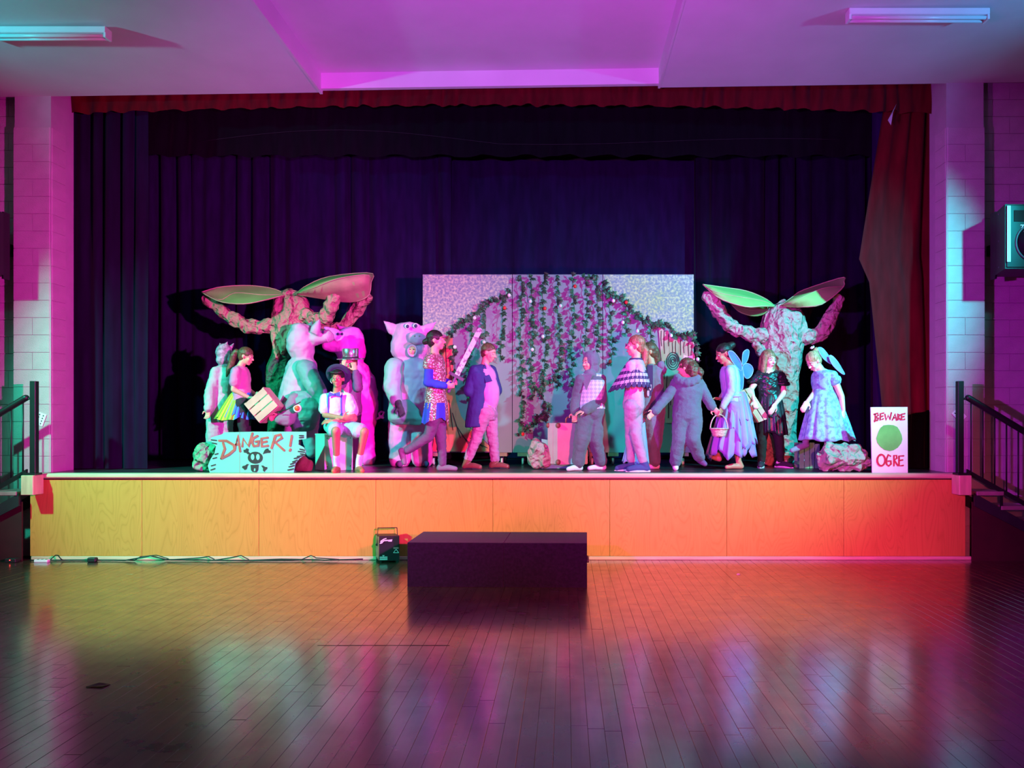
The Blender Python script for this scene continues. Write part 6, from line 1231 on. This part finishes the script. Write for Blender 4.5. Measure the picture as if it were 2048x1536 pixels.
g = G(); g.tube([c+V((math.cos(q)*R0*1.02, math.sin(q)*R0*.77, .094)) for q in np.linspace(0, 2*PI, 33)], .009, 8, cap=False); g.obj('rim', M_wick, t)
hp = P(1438, 829, d_); g = G(); g.tube([c+V((-R0*math.cos(q)*1.0, 0, .085+(hp.z-c.z-.085)*math.sin(q))) for q in np.linspace(0, PI, 21)], .008, 8); g.obj('handle', M_wick, t)
# ---- 15 girl in black
M_blkd = mat('black_satin', (.018, .020, .026), .35, var=.2, scale=8, bump=.5, bscale=14); M_blkt = cloth('black_tights', (.012, .014, .014))
d = 9.78; C = person('person with long hair in a black ruffled dress before the right paper tree', d, 1.05, 12,
  dict(nk=(1539, 741), sa=(1519, 752), ea=(1502, 778, -.02), wa=(1508, 802, -.16), sb=(1559, 752), eb=(1568, 786, -.04), wb=(1551, 808, -.18), ha=(1531, 826), hb=(1550, 826), ka=(1524, 878, -.04), na=(1523, 922), kb=(1558, 878, -.04), nb=(1561, 921), ta=-20, tb=38), (1538, 719), (28, -10, 4), sk=SK3, hands=dict(a=dict(dir=(.2, -.3, -.8), curl=1), b=dict(dir=(-.5, -.3, -.8), nrm=(-.4, .9, 0), curl=.4)))
pants(C, M_blkt, 1.97, .006, name='tights'); top(C, M_blkd, .12, .018, t0=.1, name='dress_top', wr=((.008, 12), (.003, 24)), t1=.93)
for k in 'ab':
    g = G(); A = C.J['s'+k]; B = C.J['e'+k]
    for i in range(3): g.ell(A.lerp(B, .12+.2*i)+V((0, 0, .012)), ((.082+.012*i), 0, 0), (0, .078, 0), (0, 0, .045-.005*i), 16, 9)
    g.rem('ruffle_sleeve', M_blkd, C.o, vox=.008, it=2, wr=((.010, 12),))
w0 = V((P(1540, 788, d).x, d, P(1540, 788, d).z)); skirt(C, 'dress_skirt', M_blkd, w0, .125, .105, V((P(1544, 868, d).x, d, P(1544, 868, d).z)), .185, .16, 11, .09, .06, seed=5, curve=.6)
skirt(C, 'dress_layer', M_blkd, w0+V((0, 0, .01)), .128, .108, V((P(1542, 836, d).x, d, P(1542, 834, d).z)), .175, .15, 9, .10, .15, seed=6, curve=.6)
hair(C, H_lbrown, [([(-.065, .0, .04), (-.085, .01, -.08), (-.095, .02, -.22), (-.10, .03, -.33)], [.036, .036, .03, .012]), ([(.065, .0, .04), (.075, .0, -.08), (.06, .03, -.2), (.05, .05, -.3)], [.032, .03, .028, .010]), ([(0, -.08, 0), (0, -.09, -.15), (0, -.09, -.3)], [.07, .07, .03])])
socks(C, M_sockw, .035); shoes(C, M_leg, M_solew, 0)
# ---- 16 fairy stepping over the boulder
M_fl2 = mat('floral_pale_dress', (.27, .62, .76), .7, col2=(.18, .32, .62), scale=20, thresh=(.42, .52)); M_shoeg = cloth('grey_blue_pump', (.22, .25, .34))
d = 9.35; C = person('person in a pale floral dress with violet wings, stepping over the right boulder', d, 1.02, -62,
  dict(nk=(1643, 738), sa=(1666, 752, -.10), ea=(1683, 793, -.12), wa=(1687, 822, -.14), sb=(1638, 750, .10), eb=(1630, 785, .02), wb=(1615, 803, -.08), ha=(1652, 812, -.06), hb=(1646, 812, .06), ka=(1622, 848, -.06), na=(1611, 882, .02), kb=(1655, 876, .14), nb=(1662, 924, .16), ta=(1584, 901, -.02), tb=-60), (1627, 723), (-66, -38, 0), sk=SK3, hands=dict(a=dict(dir=(-.1, -.2, -1), nrm=(-.5, .8, 0), curl=.6), b=dict(dir=(-.5, -.3, -.7), nrm=(.3, .9, 0), curl=.4)))
top(C, M_fl2, .1, .012, t0=.1, name='dress_top')
for k in 'ab': g = G(); A = C.J['s'+k]; B = C.J['e'+k]; g.ell(A.lerp(B, .2), (.078, 0, 0), (0, .075, 0), (0, 0, .072), 16, 10); g.rem('puff_sleeve', M_fl2, C.o, vox=.008, it=2, wr=((.006, 14),))
w0 = V((P(1649, 774, d).x, d, P(1649, 774, d).z)); skirt(C, 'dress_skirt', M_fl2, w0, .115, .10, V((P(1654, 882, d).x, d, P(1654, 880, d).z)), .325, .27, 11, .05, .03, seed=15, curve=.8, n=110)
hair(C, H_blond, [([(0, -.09, .06), (0, -.12, .085)], [.045, .035])], vol=.99)
g = G()
for q in range(5): g.ball(C.loc(.018*math.cos(q*1.26), -.09+.018*math.sin(q*1.26), .145), .013, 8, 6)
g.rem('hair_flower', M_bw, C.o, vox=.005, it=1)
M_wing2 = mat('violet_wing_gauze', (.34, .34, .72), .5, var=.06); W = lambda a, b_, dd=0: P(1560+a/5.12, 660+b_/5.12, d+dd)
lobe(C, [W(392, 192, .0), W(405, 178, .02), W(440, 190, .06), W(490, 250, .1), W(535, 330, .1), W(520, 345, .06), W(455, 300, .0), W(415, 245, -.04)], M_wing2, rim=M_wrim)
lobe(C, [W(505, 272, .02), W(530, 262, .04), W(580, 310, .06), W(625, 380, .04), W(662, 448, -.02), W(640, 448, -.06), W(580, 400, -.04), W(530, 340, -.02)], M_wing2, rim=M_wrim)
socks(C, M_shoeg, .02); shoes(C, M_shoeg, None, 0)
